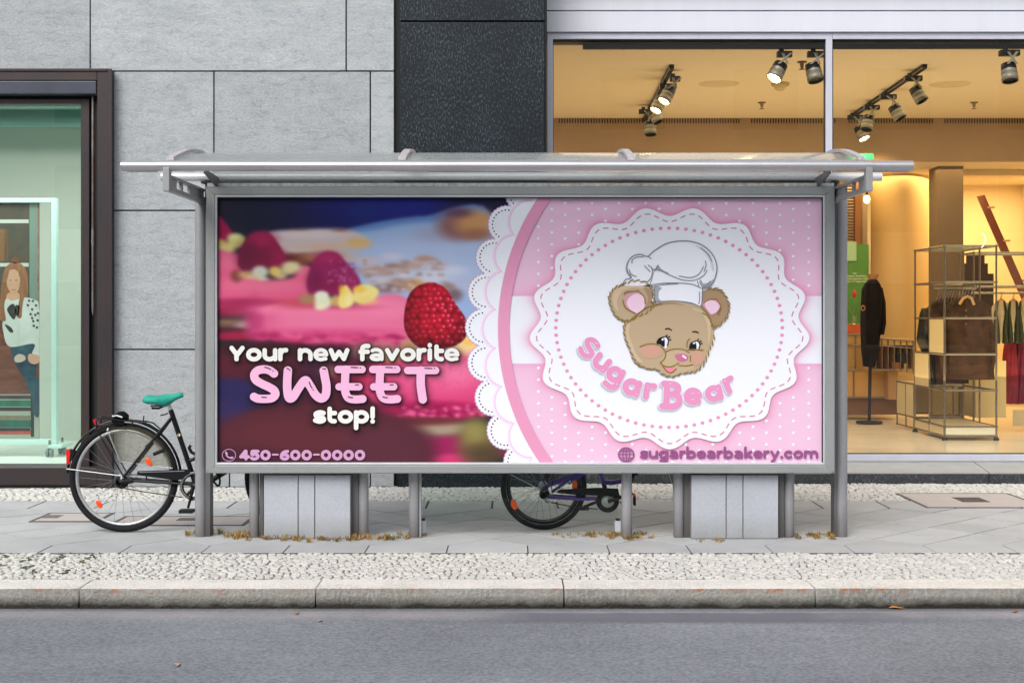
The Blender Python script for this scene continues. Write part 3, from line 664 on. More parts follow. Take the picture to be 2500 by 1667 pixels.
for (a_,b_) in ((178,378),(205,405),(230,380),(195,435),(225,440),(240,475),(212,480),(236,520),(215,510),(185,350),(210,352),(242,430),(205,460)):
    inkK('spot_print', [(a_-9,b_),(a_,b_-8),(a_+9,b_+2),(a_,b_+9)], (70,72,74), 8)
inkK('hair_strand_print', [(45,170),(20,260),(15,380),(25,470)], (150,104,70), 8, False, 12); inkK('hair_strand_print', [(130,170),(150,260),(130,380),(125,450)], (150,104,70), 8, False, 13)
#%%SHOP
# ------------------------------------------------------------------ shop building on the right
PF = 11.86; SW = 12.53; ZT = 4.3
sb = thing('shop_building', 'shop with dark granite pillar, pale metal fascia and large lit windows', 'building', (wx(1150,PF),PF,0))
mb = MB(); pxbox(mb, 963.5,976.5,-506,1188,PF+.045,PF+.3); pxbox(mb,1329,1335.5,-506,1188,PF+.02,SW); pxbox(mb,976.5,1329,-506,1188,PF+.03,PF+.3); mb.build('recess', M['black'], sb)
mb = MB(); pxbox(mb, 977,1329,55,1188,PF,PF+.028,.003); pxbox(mb,977,1329,-420,50.5,PF,PF+.028,.003); mb.build('granite_cladding', M['granite'], sb)
mb = MB(); pxbox(mb, 976, 1332, 1183,1190, PF-.01, PF+.03); mb.build('base_strip', M['black'], sb)
xA, xB = wx(1335,SW), wx(3300,SW)
mb = MB()
for y0_,y1_ in ((-60,25.5),(28.5,78)): pxbox(mb,1335,3300,y0_,y1_,SW-.06,SW+.1,.003)
mb.build('fascia', M['aluline'], sb)
mb = MB(); pxbox(mb,1335,3300,-500,100,SW-.012,SW+.12); mb.build('fascia_gap', M['black'], sb)
mb = MB(); mb.box((xA,SW-.2,ZT),(xB,SW+.1,5.4)); mb.build('upper_wall', M['aluline'], sb)
# sill + step
z1s, z0s = .144, .093; y0s = 12.1
st = MB(); sg = [xA-.0]+[wx(2414.5,12.1)+k*2.05 for k in (-1,0,1)]+[xB]
sg = [xA, wx(2414.5,12.1)-2.05, wx(2414.5,12.1), wx(2414.5,12.1)+2.05, xB]; tp = MB()
for a,b in zip(sg[:-1],sg[1:]):
    st.box((a+.004,y0s,-.05),(b-.004,SW-.01,z0s-.012))
    tp.add([(a+.004,y0s-.004,z0s-.011),(b-.004,y0s-.004,z0s-.011),(b-.004,SW-.02,z1s-.011),(a+.004,SW-.02,z1s-.011),(a+.004,y0s-.004,z0s),(b-.004,y0s-.004,z0s),(b-.004,SW-.02,z1s),(a+.004,SW-.02,z1s)],[(0,3,2,1),(4,5,6,7),(0,1,5,4),(2,3,7,6),(0,4,7,3),(1,2,6,5)])
st.build('step', M['granite_step'], sb); tp.build('sill', M['sill'], sb)
# window frames
for (x0,x1,l0,r0) in ((1336,2032.5,14,None),(2032.5,2950,None,16)):
    mb = MB()
    pxbox(mb,x0+.3,x1-.3,80,96,SW-.03,SW+.06,.003); pxbox(mb,x0+.3,x1-.3,1109,1125,SW-.03,SW+.06,.003)
    if x0 < 1400: pxbox(mb,1336.3,1350,96,1109,SW-.03,SW+.06,.003); pxbox(mb,2016.5,2032.2,96,1109,SW-.03,SW+.06,.003)
    else: pxbox(mb,x1-16,x1,96,1109,SW-.03,SW+.06,.003)
    wfr = mb.build('window', M['alu'], sb)
    mb = MB(); gx0 = 1350 if x0 < 1400 else 2032.5; gx1 = 2016.5 if x0 < 1400 else x1-16
    mb2 = MB(); pxbox(mb2,gx0,gx1,96,99.5,SW+.0,SW+.05); pxbox(mb2,gx0,gx1,1106.5,1109,SW,SW+.05); pxbox(mb2,gx0,gx0+1.5,99.5,1106.5,SW,SW+.05); pxbox(mb2,gx1-3,gx1,99.5,1106.5,SW,SW+.05)
    mb2.build('gasket', M['gasket'], wfr)
    pxbox(mb,gx0+1,gx1-1,98,1108,SW+.02,SW+.026); mb.build('pane', M['pane'], wfr)
mb = MB(); mb.box((wx(2950,SW)+.002,SW-.03,0),(xB,SW+.1,5.0)); mb.build('end_wall', M['aluline'], sb)
# interior shell
CZ = 3.79; BY = 17.2; FZ = .144; C2Z = wz(393,BY); BB = 19.6
warmwall = mat('shop_plaster', (226,206,168), .75, var=.03, scale=1.5)
ceilm = mat('shop_ceiling', (222,206,176), .8, var=.02)
flo = mat('shop_floor', (236,226,204), .22, var=.08, scale=1.2, coat=.2)
mb = MB(); mb.box((xA-2.4,SW+.12,FZ-.1),(xB,20.5,FZ-.012)); mb.build('shop_floor', flo, sb)
mb = MB(); mb.box((xA-.1,SW+.07,CZ),(xB,BY+.002,CZ+.1)); mb.build('ceiling', ceilm, sb)
mb = MB(); mb.box((xA-2.4,BY,C2Z),(xB,BY+.12,CZ+.1)); mb.build('bulkhead', mat('bulkhead_plaster',(160,134,104),.8,var=.12,scale=1.2), sb)
mb = MB(); mb.box((xA-2.4,BY+.122,C2Z+.01),(xB,20.6,C2Z+.1)); mb.build('rear_ceiling', ceilm, sb)
# vent slots in the bulkhead
mb = MB()
for x0,x1 in ((1364,1806),(1834,2040),(2072,2279),(2306,2700)):
    x = x0
    while x < x1: pxbox(mb, x, x+2.6, 290.5, 301, BY-.004, BY-.001); x += 6.55
mb.build('vent', M['black'], sb)
# rear walls: left slatted part, curved warm wall, column, alcove
mb = MB(); mb.box((xA-2.5,SW+.1,0),(xA-2.4+.002,20.6,CZ+.1)); mb.box((xA-2.4,SW+.12,0),(xA-.02,SW+.2,CZ)); mb.box((xB-.05,SW+.11,0),(xB+.05,20.6,CZ)); mb.box((xA-2.4,20.5,0),(xB,20.6,CZ)); mb.build('rear_wall', warmwall, sb)
mb = MB(); cv = []; Yw = 18.7
for i in range(17):
    t = i/16; px_ = 2121+(2292-2121)*t; Y = Yw+ .9*(1-math.sin(math.pi*.5*(1-abs(2*t-1)*.9)))*.6; cv.append((wx(px_,Yw),Y))
vs = [(x,y,FZ) for x,y in cv]+[(x,y,C2Z+.008) for x,y in cv]; n = len(cv)
mb.add(vs,[(i,i+1,i+1+n,i+n) for i in range(n-1)],True); mb.build('curved_wall', mat('curved_plaster',(206,176,124),.75), sb)
mb = MB(); pxbox(mb,2291,2352,385,1100,17.9,18.3); a=mb.build('column', mat('column_plaster',(112,94,72),.8), sb)
mb = MB(); mb.box((wx(2352,18.3)+.001,18.32,wz(428,18.3)),(xB,18.5,C2Z+.008)); mb.box((wx(2121,Yw)-.04,Yw-.1,FZ),(wx(2121,Yw),20.4,C2Z)); mb.build('alcove_wall', warmwall, sb)
# left rear: slats, timber jamb, teal glass
mb = MB(); 
for k in range(46): pxbox(mb,1900,2088,395+k*7.2,400+k*7.2,18.9,18.94)
mb.build('slatted_screen', mat('dark_slats',(104,74,44),.6,var=.2,scale=20), sb)
mb = MB(); pxbox(mb,2088,2102,420,900,18.86,18.96); mb.build('timber_jamb', mat('timber',(168,112,56),.5,var=.15,scale=6,stretch=(4,1,.4)), sb)
mb = MB(); pxbox(mb,2102,2121,440,700,18.97,18.99); pxbox(mb,2102,2121,392,440,18.97,18.99); mb.build('rear_window', mat('teal_glass',(96,134,128),.2,var=.35,scale=6), sb)
# green notice panel with lettering
gp = thing('green_notice_board', 'green notice panel with white text behind the shop window, left of the dark coat', 'notice board', (wx(2094,18.5),18.5,wz(900,18.5)))
mb = MB(); pxbox(mb,1990,2121,597,1000,18.5,18.53); gpp = mb.build('panel', mat('green_print',(84,140,50),.5,c2=(60,116,40),scale=2), gp)
mb = MB(); pxbox(mb,2040,2091,590,637,18.48,18.495); mb.build('pale_card', mat('pale_green',(150,186,150),.4), gp)
fontd = None
for i,(tx,px0,py0) in enumerate((('- auf',2079,669),('den spontanen Kauf Ihres',2049,676),('- aus Vorhandensein wähl',2052,682.5),('innerhalb von 14 Tagen erfü',2042,689))):
    cu = bpy.data.curves.new('notice_text','FONT'); cu.body = tx; cu.size = .034; cu.extrude = 0
    ob = bpy.data.objects.new('notice_text', cu); col.objects.link(ob); bpy.context.view_layer.update()
    me = bpy.data.meshes.new_from_object(ob); bpy.data.objects.remove(ob)
    p = at(px0,py0,18.475); me.transform(Matrix.Translation(p-gp.location) @ Matrix.Rotation(R(90),4,'X'))
    me.materials.clear(); me.materials.append(mat('notice_white',(235,240,225),.5))
    o = bpy.data.objects.new('notice_text', me); col.objects.link(o); o.parent = gp

# hanging bulb
hb_ = thing('filament_bulb', 'glowing bare bulb hanging behind the shop window beside the slatted screen', 'lamp', tuple(at(2116,487,17.9)))
mb = MB(); c = at(2116,487,17.9); mb.blob(c,(.04,.04,.05)); mb.build('bulb', mat('bulb_glow',(255,220,150),.3,emit=(1,.72,.35),es=14), hb_)
mb = MB(); mb.tube([c+Vector((0,0,.05)),c+Vector((0,0,.12))],.018,10); mb.tube([c+Vector((0,0,.12)),(c.x,c.y,C2Z+.01)],.004,6); mb.build('cord', M['black'], hb_)

# ceiling fittings
def cy_(py, z=CZ): return (z-CAMZ)*F/(HY-py)
dark = mat('fitting_black',(14,15,14),.5,spec=.3); head = mat('spot_head',(128,122,104),.4,metal=.2); lens = mat('lamp_lens',(255,230,180),.3,emit=(1,.78,.45),es=26)
def track(p0, p1, z, label):
    t = MB(); a = Vector((wx(p0[0],cy_(p0[1])),cy_(p0[1]),z)); b = Vector((wx(p1[0],cy_(p1[1])),cy_(p1[1]),z)); d_ = (b-a).normalized(); w_ = Vector((-d_.y,d_.x,0))*.022
    vs = [a-w_,a+w_,b+w_,b-w_]; t.add([v+Vector((0,0,k)) for k in (0,-.04) for v in vs],[(0,1,2,3),(7,6,5,4),(0,4,5,1),(1,5,6,2),(2,6,7,3),(3,7,4,0)])
    t.build('light_track', dark, label=label, cat='light track', group='light tracks on the shop ceiling')
z_ = CZ-.001
track((1640,158),(1572,292),z_,'steep short light track with four spotlights behind the left shop window')
track((2258,157),(2078,282),z_,'long diagonal light track behind the right shop window')
track((1423,109.5),(2700,108),z_,'light track running along the top of both shop windows')
def spot(apx, apy, hx, hy, label, tilt=0, lit=False, size=.062, aim=None, aw=.085):
    """adapter pixel, head pixel; hangs from the ceiling track"""
    Y = (CZ-.075-CAMZ)*F/(HY-apy); c = at(hx,hy,Y); top = at(apx,apy,Y)
    t = thing('spotlight', label, 'spotlight', (top.x,top.y,CZ-.04), 'spotlights on the shop ceiling')
    m1 = MB(); m1.box((top.x-aw,top.y-.035,top.z-.03),(top.x+aw,top.y+.035,top.z+.02),.004); m1.tube([(top.x-aw*.4,top.y,top.z+.02),(top.x-aw*.4,top.y,CZ-.03)],.022,8)
    m1.build('adapter', dark, t)
    ax = Vector((math.sin(tilt), -.30, -math.cos(tilt))).normalized()
    m2 = MB(); q_ = c-ax*.07
    for a_,b_ in ((.05,-.035),(-.03,.04)): m2.tube([(top.x+a_,top.y-.045,top.z),(q_.x+b_,q_.y-size-.006,q_.z)],.006,6); m2.tube([(top.x+a_+.014,top.y-.045,top.z),(q_.x+b_+.014,q_.y-size-.006,q_.z)],.004,6)
    m2.build('arm', head, t)
    m3 = MB(); m3.lathe([(0,-.078),(size*.93,-.078),(size*.99,-.018)], c, ax, 24); m3.build('heat_sink', dark, t)
    m4 = MB(); m4.lathe([(size*1.0,-.018),(size*1.03,.02),(size*1.0,.021),(size*1.0,.027),(size*1.04,.028),(size*1.06,.08),(size*.94,.08)], c, ax, 24); m4.build('head', head, t)
    m5 = MB(); m5.lathe([(size*.97,.062),(0,.055)], c, ax, 20); m5.build('lens', lens if lit else dark, t)
    if lit:
        L_ = bpy.data.lights.new('shop_spot','SPOT'); L_.energy = 75; L_.spot_size = R(70); L_.spot_blend = .6; L_.color = (1,.70,.38); L_.shadow_soft_size = .05
        lo = bpy.data.objects.new('spot_lamp', L_); col.objects.link(lo); lo.parent = t; lo.location = c+ax*.10-t.location
        dv = (Vector(aim)-c).normalized() if aim else ax; lo.rotation_euler = (-dv).to_track_quat('Z','Y').to_euler()
spot(1648,192,1629,233,'lit spotlight angled left, nearest the glass on the steep left track',-.5,True,.06,(wx(1500,17),16,.3),.05)
spot(1631,210,1608,255,'lit spotlight just below another on the steep left track',-.45,True,.06,(wx(1750,17),16,.2),.085)
spot(1600,263,1600,284,'unlit grey spotlight angled right, third down the steep left track',.4,False,.06)
spot(1578,272,1588,313,'unlit spotlight pointing straight down at the end of the left track',0,False,.066)
spot(1915,132,1898,175,'lit spotlight angled left below the top track near the mullion',-.5,True,.066,(wx(1900,18),16.0,.3),.065)
spot(1995,132,1987,178,'unlit spotlight close against the left side of the mullion',.15,False,.068)
spot(2464,129,2464,178,'unlit spotlight pointing down at the top right corner of the window',0,False,.068)
spot(2229,191,2242,231,'unlit spotlight uppermost on the long diagonal track',.45,False,.062)
spot(2168,236,2190,275,'unlit spotlight in the middle of the long diagonal track',.45,False,.066)
spot(2128,262,2118,301,'unlit spotlight half behind the lit one on the diagonal track',-.25,False,.064)
spot(2088,286,2104,325,'lit spotlight at the lower end of the long diagonal track',.35,True,.068,(wx(2205,18.8),18.9,1.5))
# discs, sprinklers, detector
def disc(px_,py_,label):
    Y = cy_(py_); mb = MB(); mb.lathe([(0,-.012),(.17,-.012),(.2,-.006),(.21,0)], (wx(px_,Y),Y,CZ), (0,0,1), 32); mb.build('ceiling_speaker', mat('speaker_white',(206,186,150),.6), label=label, cat='speaker', group='round ceiling speakers')
disc(1755,205,'round flush ceiling speaker behind the left shop window'); disc(2320,206,'round flush ceiling speaker behind the right shop window')
brass = mat('sprinkler_metal',(120,100,70),.4,metal=.5)
for px_,py_,lb in ((1958,151,'small ceiling sprinkler between spotlight and mullion'),(1860,250,'small ceiling sprinkler in the middle of the left window'),(2378,250,'small ceiling sprinkler in the right window, right of the diagonal track')):
    Y = cy_(py_); x = wx(px_,Y); mb = MB(); mb.lathe([(.04,0),(.045,-.01),(.02,-.012),(.016,-.05),(.012,-.07),(.03,-.072),(.03,-.076),(0,-.076)], (x,Y,CZ), (0,0,1), 14); mb.build('sprinkler', brass, label=lb, cat='sprinkler', group='ceiling sprinklers in the shop')
Y = cy_(203); mb = MB(); mb.lathe([(.09,0),(.09,-.03),(.06,-.035),(.06,-.06),(.03,-.08),(0,-.08)], (wx(1905,Y),Y,CZ), (0,0,1), 20); mb.build('smoke_detector', mat('detector_beige',(190,170,120),.5), label='small round smoke detector on the shop ceiling', cat='smoke detector')
mb = MB(); pxbox(mb,2068,2132,375,389,16.9,16.95,.003); mb.build('exit_sign', mat('exit_green',(10,190,80),.4,emit=(0,.8,.25),es=.5), label='lit green exit sign just above the shelter roof corner', cat='exit sign')
# added warm fill lights for the shop's general brightness, without fittings
def area(name, loc, sx, sy, e, colr=(1,.80,.56), rot=(0,0,0)):
    a = bpy.data.lights.new(name,'AREA'); a.shape='RECTANGLE'; a.size=sx; a.size_y=sy; a.energy=e; a.color=colr
    o = bpy.data.objects.new(name,a); col.objects.link(o); o.location=loc; o.rotation_euler=rot; return o
area('shop_fill',(3.6,15.0,CZ-.03),6,3,98); area('rear_shop_fill',(5.8,19.3,C2Z-.03),3.0,1.4,120,(1,.72,.36)); area('mid_shop_fill',(4.6,17.75,C2Z-.03),2.6,.6,24,(1,.68,.32)); 
area('shop_ceiling_fill',(3.6,14.8,FZ+.6),5.5,3,70,(1,.72,.38),(R(180),0,0))

# ------------------------------------------------------------------ shop furniture
chrome = mat('chrome_tube',(150,146,138),.22,metal=.85); beige = mat('beige_panel',(206,190,150),.35,var=.03); beige2 = mat('pale_panel',(232,226,204),.35)
X0, X1, Yf = 4.465, 5.0, 14.8
def Zs(i): return .275+(i)*.3725   # shelf level heights
def rods(mb, segs, r=.011):
    for a,b in segs: mb.tube([a,b],r,8)
    for a,b in segs:
        for p in (a,b): mb.blob(p,(r*1.45,)*3,8,6)
t = thing('display_shelving', 'tall chrome tube shelving unit with beige panels holding the big brown coats', 'shelving unit', ((X0+X1)/2,15.4,FZ))
ys = [Yf, 15.33, 15.88]; mb = MB(); sg = []
lv = [.175]+[Zs(i) for i in range(6)]
for x in (X0,X1):
    for y in ys: sg.append(((x,y,.175),(x,y,Zs(5))))
    for z in lv:
        for a,b in zip(ys[:-1],ys[1:]): sg.append(((x,a,z),(x,b,z)))
for y in (ys[0],ys[-1]):
    for z in lv: sg.append(((X0,y,z),(X1,y,z)))
rods(mb, sg); mb.build('frame', chrome, t)
mb = MB(); mb.box((X0+.012,Yf-.004,.19),(X1-.012,Yf+.004,Zs(0)-.012)); mb.build('front_panel', beige2, t)
mb = MB(); 
for (ya,yb,za,zb) in ((ys[0],ys[1],.175,Zs(0)),(ys[1],ys[2],.175,Zs(0)),(ys[0],ys[1],Zs(2),Zs(3)),(ys[1],ys[2],Zs(1),Zs(2))): mb.box((X0-.004,ya+.012,za+.012),(X0+.004,yb-.012,zb-.012))
mb.build('side_panel', beige, t)
mb = MB(); mb.box((X0,ys[0],Zs(5)-.006),(X1,ys[2],Zs(5)+.006)); mb.build('glass_top', glass('shelf_glass',(.85,.9,.85),.15,.05,lin((200,200,180)),.35), t)
mb = MB(); mb.box((X0+.012,ys[0]+.012,Zs(0)-.004),(X1-.012,ys[2]-.012,Zs(0)+.004)); mb.build('bottom_shelf', beige, t)
mb = MB()
for x in (X0,X1):
    for y in (ys[0],ys[2]): mb.lathe([(.03,FZ-.01),(.03,FZ+.005),(.008,FZ+.03)], (x,y,0),(0,0,1),10)
mb.build('foot', M['black'], t)
# lower cabinet running back
t = thing('low_cabinet', 'low beige cabinet on chrome legs running back from the tall shelving', 'cabinet', (X0+.25,16.3,FZ))
mb = MB(); sg=[]; yy=[15.92,16.25,16.62]
for x in (X0,X1):
    for y in yy: sg.append(((x,y,.17),(x,y,.66)))
    for z in (.17,.29,.66): sg.append(((x,yy[0],z),(x,yy[-1],z)))
for y in (yy[0],yy[-1]):
    for z in (.29,.66): sg.append(((X0,y,z),(X1,y,z)))
rods(mb,sg,.010); mb.build('frame', chrome, t)
mb = MB(); mb.box((X0-.003,yy[0]+.01,.3),(X0+.003,yy[1]-.01,.65)); mb.box((X0-.003,yy[1]+.01,.3),(X0+.003,yy[2]-.01,.65)); mb.box((X0,yy[0],.655),(X1,yy[2],.665)); mb.box((X0,yy[2]-.003,.3),(X1,yy[2]+.003,.65)); mb.build('panel', beige, t)
# second unit behind on the right
X2 = 5.12; t = thing('clothes_unit', 'chrome clothes rail unit with cream cabinet right of the tall shelving', 'clothes rail', (X2+.5,16.2,FZ))
mb = MB(); sg=[]
for x in (X2,X2+1.0):
    for y in (15.9,16.4): sg.append(((x,y,.17),(x,y,Zs(5)-.02)))
for z in (Zs(5)-.02, Zs(4)-.02): 
    for y in (15.9,16.4): sg.append(((X2,y,z),(X2+1.0,y,z)))
    for x in (X2,X2+1): sg.append(((x,15.9,z),(x,16.4,z)))
rods(mb,sg,.011); mb.tube([(X2+.05,16.15,Zs(4)-.09),(X2+1.0,16.15,Zs(4)-.09)],.012,8); mb.build('frame', chrome, t)
mb = MB(); mb.box((X2+.02,15.9,.29),(X2+.36,15.91,.92)); mb.box((X2+.02,15.91,.29),(X2+.03,16.4,.92)); mb.box((X2-.3,16.42,.29),(X2+.01,16.43,.75)); mb.build('cream_panel', mat('cream_panel',(228,208,150),.35), t)
mb = MB(); mb.box((X2+.42,15.85,.2),(X2+1.6,15.86,.38)); mb.build('low_panel', beige, t)
# cabinets along the curved wall
t = thing('wall_cabinet', 'long low beige cabinet with glossy doors below the curved wall', 'cabinet', (wx(2080,17.6),17.6,FZ))
Yc = 17.7; mb = MB(); pxbox(mb,1700,2168,905,968,Yc,Yc+.5); mb.build('body', mat('tan_gloss',(204,158,92),.18,var=.08,scale=2,coat=.5), t)
mb = MB(); sg=[]
for px_ in (1900,2000,2084,2168): sg.append((at(px_,905,Yc-.01),at(px_,970,Yc-.01)))
sg += [(at(1700,903,Yc-.01),at(2168,903,Yc-.01)),(at(1700,970,Yc-.01),at(2168,970,Yc-.01))]; rods(mb,sg,.009); mb.build('frame', chrome, t)
mb = MB(); pxbox(mb,1700,2190,972,1012,Yc+.05,Yc+.5); mb.build('plinth', mat('brown_plinth',(118,84,58),.5), t)
t = thing('pigeonhole_shelf', 'small wooden shelf with open compartments below the curved wall', 'shelf', (wx(2180,17.5),17.5,FZ))
mb = MB(); Yp = 17.45
for i in range(8):
    px_ = 2123+i*15.2; mb.tube([at(px_,823+i*1.2,Yp-.01),at(px_,898+i*2,Yp-.01)],.008,6)
for py_ in (824,842,900): mb.tube([at(2123,py_,Yp-.01),at(2232,py_+8,Yp-.01)],.008,6)
mb.build('frame', chrome, t)
mb = MB(); pxbox(mb,2123,2232,826,843,Yp+.0,Yp+.3); pxbox(mb,2123,2232,843,905,Yp+.28,Yp+.3); pxbox(mb,2123,2232,901,905,Yp,Yp+.3)
for i in range(8): pxbox(mb,2123+i*15.2,2124+i*15.2,843,902,Yp,Yp+.28)
mb.build('shelf_box', mat('shelf_ochre',(214,170,104),.5), t)
mb = MB(); pxbox(mb,2169,2192,905,975,Yp+.05,Yp+.3); mb.build('side_panel', mat('side_tan',(178,140,90),.4), t)
for i,(a,b,y0_,y1_,c_,lb) in enumerate(((2178,2200,885,906,(170,100,50),'orange brown box on the pigeonhole shelf'),(2208,2217,887,908,(214,180,120),'cream box on the pigeonhole shelf'),(2190,2215,862,884,(30,26,26),'folded black bag on the pigeonhole shelf'))):
    mb = MB(); pxbox(mb,a,b,y0_,y1_,Yp+.02,Yp+.2,.004); mb.build('display_box', mat('box_c%d'%i,c_,.5), label=lb, cat='box')
t = thing('drawer_unit', 'beige drawer unit standing on the long low cabinet at the left', 'drawer unit', (wx(2085,17.9),17.9,wz(903,17.9)))
mb = MB(); pxbox(mb,1980,2112,818,902,17.86,18.2); mb.build('body', mat('olive_beige',(176,144,88),.3), t)
mb = MB(); rods(mb,[(at(p,816,17.84),at(p,902,17.84)) for p in (2040,2088)]+[(at(1980,p,17.84),at(2112,p,17.84)) for p in (816,842)],.008); mb.build('frame', chrome, t)
mb = MB(); pxbox(mb,1990,2101,791,814,17.87,18.15,.006); mb.build('orange_case', mat('orange_case',(196,88,34),.4), label='orange case standing on the drawer unit under the green notice', cat='case')
# tulip
c = at(2086,792,17.8); t = thing('tulip_vase', 'red tulip in a slim glass vase on the orange case', 'flower', tuple(c))
mb = MB(); mb.tube([c+Vector((-.03,0,-.02)),c+Vector((0,0,.2)),c+Vector((0.0,0,.34))],.005,6); mb.tube([c+Vector((.03,0,-.02)),c+Vector((-.04,0,.14)),c+Vector((-.09,0,.25))],[.006,.008,.002],6); mb.build('stem', mat('stem_green',(90,130,40),.5), t)
mb = MB(); mb.lathe([(.0,-.05),(.02,-.045),(.026,0),(.018,.03),(.004,.055)], c+Vector((0,0,.38)),(0,0,1),10); mb.build('petals', mat('tulip_red',(180,20,20),.4), t)
mb = MB(); mb.lathe([(.0,0),(.03,0),(.032,.12)], c,(0,0,1),12); mb.build('vase', glass('vase_glass',(.9,.95,.95),.1), t)

# clothes
def garment(name, prof, Y, thick, m, parent, folds=9, amp=.018):
    """profile: list of (py, xleft, xright) in photo pixels at depth Y -> hollow draped body"""
    mb = MB(); seg = 28; vs = []; n = 0
    P_ = np.array(prof, float); ysn = np.linspace(P_[0,0],P_[-1,0],26)
    for py_ in ysn:
        xl_ = np.interp(py_,P_[:,0],P_[:,1]); xr_ = np.interp(py_,P_[:,0],P_[:,2]); t_ = (py_-P_[0,0])/(P_[-1,0]-P_[0,0])
        cx_ = wx((xl_+xr_)/2,Y); hw = (xr_-xl_)/2*Y/F; z = wz(py_,Y)
        for k in range(seg):
            a = 2*math.pi*k/seg; rr = 1+ (amp/max(hw,.05))*math.sin(folds*a+py_*.02)*t_
            vs.append((cx_+hw*rr*math.copysign(abs(math.cos(a))**.8,math.cos(a)), Y+thick*rr*math.sin(a)*(.55+.45*min(1,t_*3)), z)); 
        n += 1
    fs = [(i*seg+k,(i+1)*seg+k,(i+1)*seg+(k+1)%seg,i*seg+(k+1)%seg) for i in range(n-1) for k in range(seg)]
    fs.append(tuple(range(seg))); mb.add(vs,fs,True); return mb.build(name, m, parent)
def sleeve(name, pts, r, m, parent):
    mb = MB(); mb.tube([at(*p) for p in pts], r, 12, flat=(1,.8)); return mb.build(name, m, parent)
browncl = mat('brown_wool',(88,64,46),.9,spec=.2,c2=(54,40,32),scale=10,bump=.4,bscale=200); navy = mat('dark_wool',(24,19,19),.95,spec=.15,var=.3,scale=12)
YJ = 15.2
t = thing('brown_coat', 'large brown buttoned coat on a wooden hanger inside the chrome shelving', 'coat', tuple(at(2358,700,YJ)))
garment('body', [(726,2345,2378),(736,2322,2402),(750,2302,2420),(800,2304,2420),(860,2306,2421),(926,2300,2426)], YJ, .12, browncl, t)
sleeve('sleeve', [(2322,745,YJ),(2306,790,YJ),(2302,860,YJ-.03),(2308,915,YJ-.06)],[.05,.055,.05,.04],browncl,t); sleeve('sleeve', [(2402,745,YJ),(2417,800,YJ),(2422,870,YJ-.03),(2416,925,YJ-.06)],[.05,.055,.05,.04],browncl,t)
mb = MB(); mb.tube([at(2343,742,YJ-.13),at(2352,728,YJ-.1),at(2362,724,YJ-.05),at(2372,728,YJ-.1),at(2378,744,YJ-.13)],.016,8); mb.build('hanger', mat('hanger_wood',(206,160,104),.5), t)
for k,py_ in enumerate((758,772,790,810,829,848)):
    mb = MB(); c = at(2359,py_,YJ-.125); mb.lathe([(0,-.008),(.011,-.008),(.011,0)], c,(0,-1,0),10); mb.build('button', mat('horn_button',(150,110,70),.4), t)
t = thing('brown_coat', 'brown coat with green sheen hanging behind the buttoned one, to its left', 'coat', tuple(at(2310,700,15.5)))
garment('body', [(727,2295,2335),(740,2272,2352),(760,2256,2362),(800,2262,2362),(870,2284,2362),(935,2290,2362)], 15.5, .13, browncl, t, 7)
t = thing('dark_coat', 'black leather jacket at the back left of the chrome shelving', 'coat', tuple(at(2262,760,15.8)))
garment('body', [(752,2250,2275),(770,2244,2285),(830,2238,2292),(880,2262,2300),(938,2272,2296)], 15.75, .1, mat('black_leather',(26,28,32),.3,var=.2,scale=8), t, 5)
mb = MB(); mb.tube([(X0+.05,15.35,Zs(4)-.06),(X1-.03,15.35,Zs(4)-.06)],.012,8); mb.tube([(X0+.05,15.35,Zs(4)-.06),(X0+.05,15.35,Zs(4))],.008,8); mb.tube([(X1-.03,15.35,Zs(4)-.06),(X1-.03,15.35,Zs(4))],.008,8)
mb.build('coat_rail', chrome, label='chrome coat rail full of hooks inside the tall shelving', cat='coat rail')
for k in range(12):
    mb = MB(); x = X0+.1+k*.032; mb.tube([(x,15.35,Zs(4)-.05),(x+.014,15.35,Zs(4)-.065),(x-.006,15.35,Zs(4)-.13),(x-.03,15.35,Zs(4)-.2)],.004,6)
    mb.build('coat_hanger', chrome, label='bare metal hanger hook crowded on the coat rail', cat='hanger', group='metal hangers on the coat rail')
# mannequin coat left
t = thing('dressed_mannequin', 'dark long coat on a bust stand in front of the curved wall', 'mannequin', (wx(2130,17.1),17.1,FZ))
garment('coat', [(683,2122,2140),(692,2112,2148),(706,2104,2153),(740,2103,2154),(790,2102,2150),(860,2106,2142),(895,2112,2130)], 17.1, .15, navy, t, 6, .01)
sleeve('sleeve', [(2148,703,17.1),(2155,740,17.1),(2157,790,17.05),(2154,815,17.0)],[.04,.045,.04,.03],navy,t)
mb = MB(); mb.lathe([(.03,0),(.045,.04),(.05,.1),(.07,.16)], at(2131,686,17.1)-Vector((0,0,.08)),(0,0,1),14); mb.build('neck_block', mat('bust_linen',(150,108,62),.7), t)
mb = MB(); mb.tube([(wx(2122,17.1),17.1,FZ),(wx(2125,17.1),17.1,.95)],.02,8); mb.lathe([(.16,0),(.15,.02),(.02,.03)],(wx(2122,17.1),17.1,FZ),(0,0,1),20); mb.build('stand', M['black'], t)
mb = MB(); mb.tube(arc_pts := [at(2107,752,16.93)+Vector((.022*math.cos(a),0,.028*math.sin(a))) for a in [k*math.pi/6 for k in range(12)]],.006,6,closed=True); mb.build('ring_badge', mat('brass_ring',(190,120,60),.3,metal=.6), t)
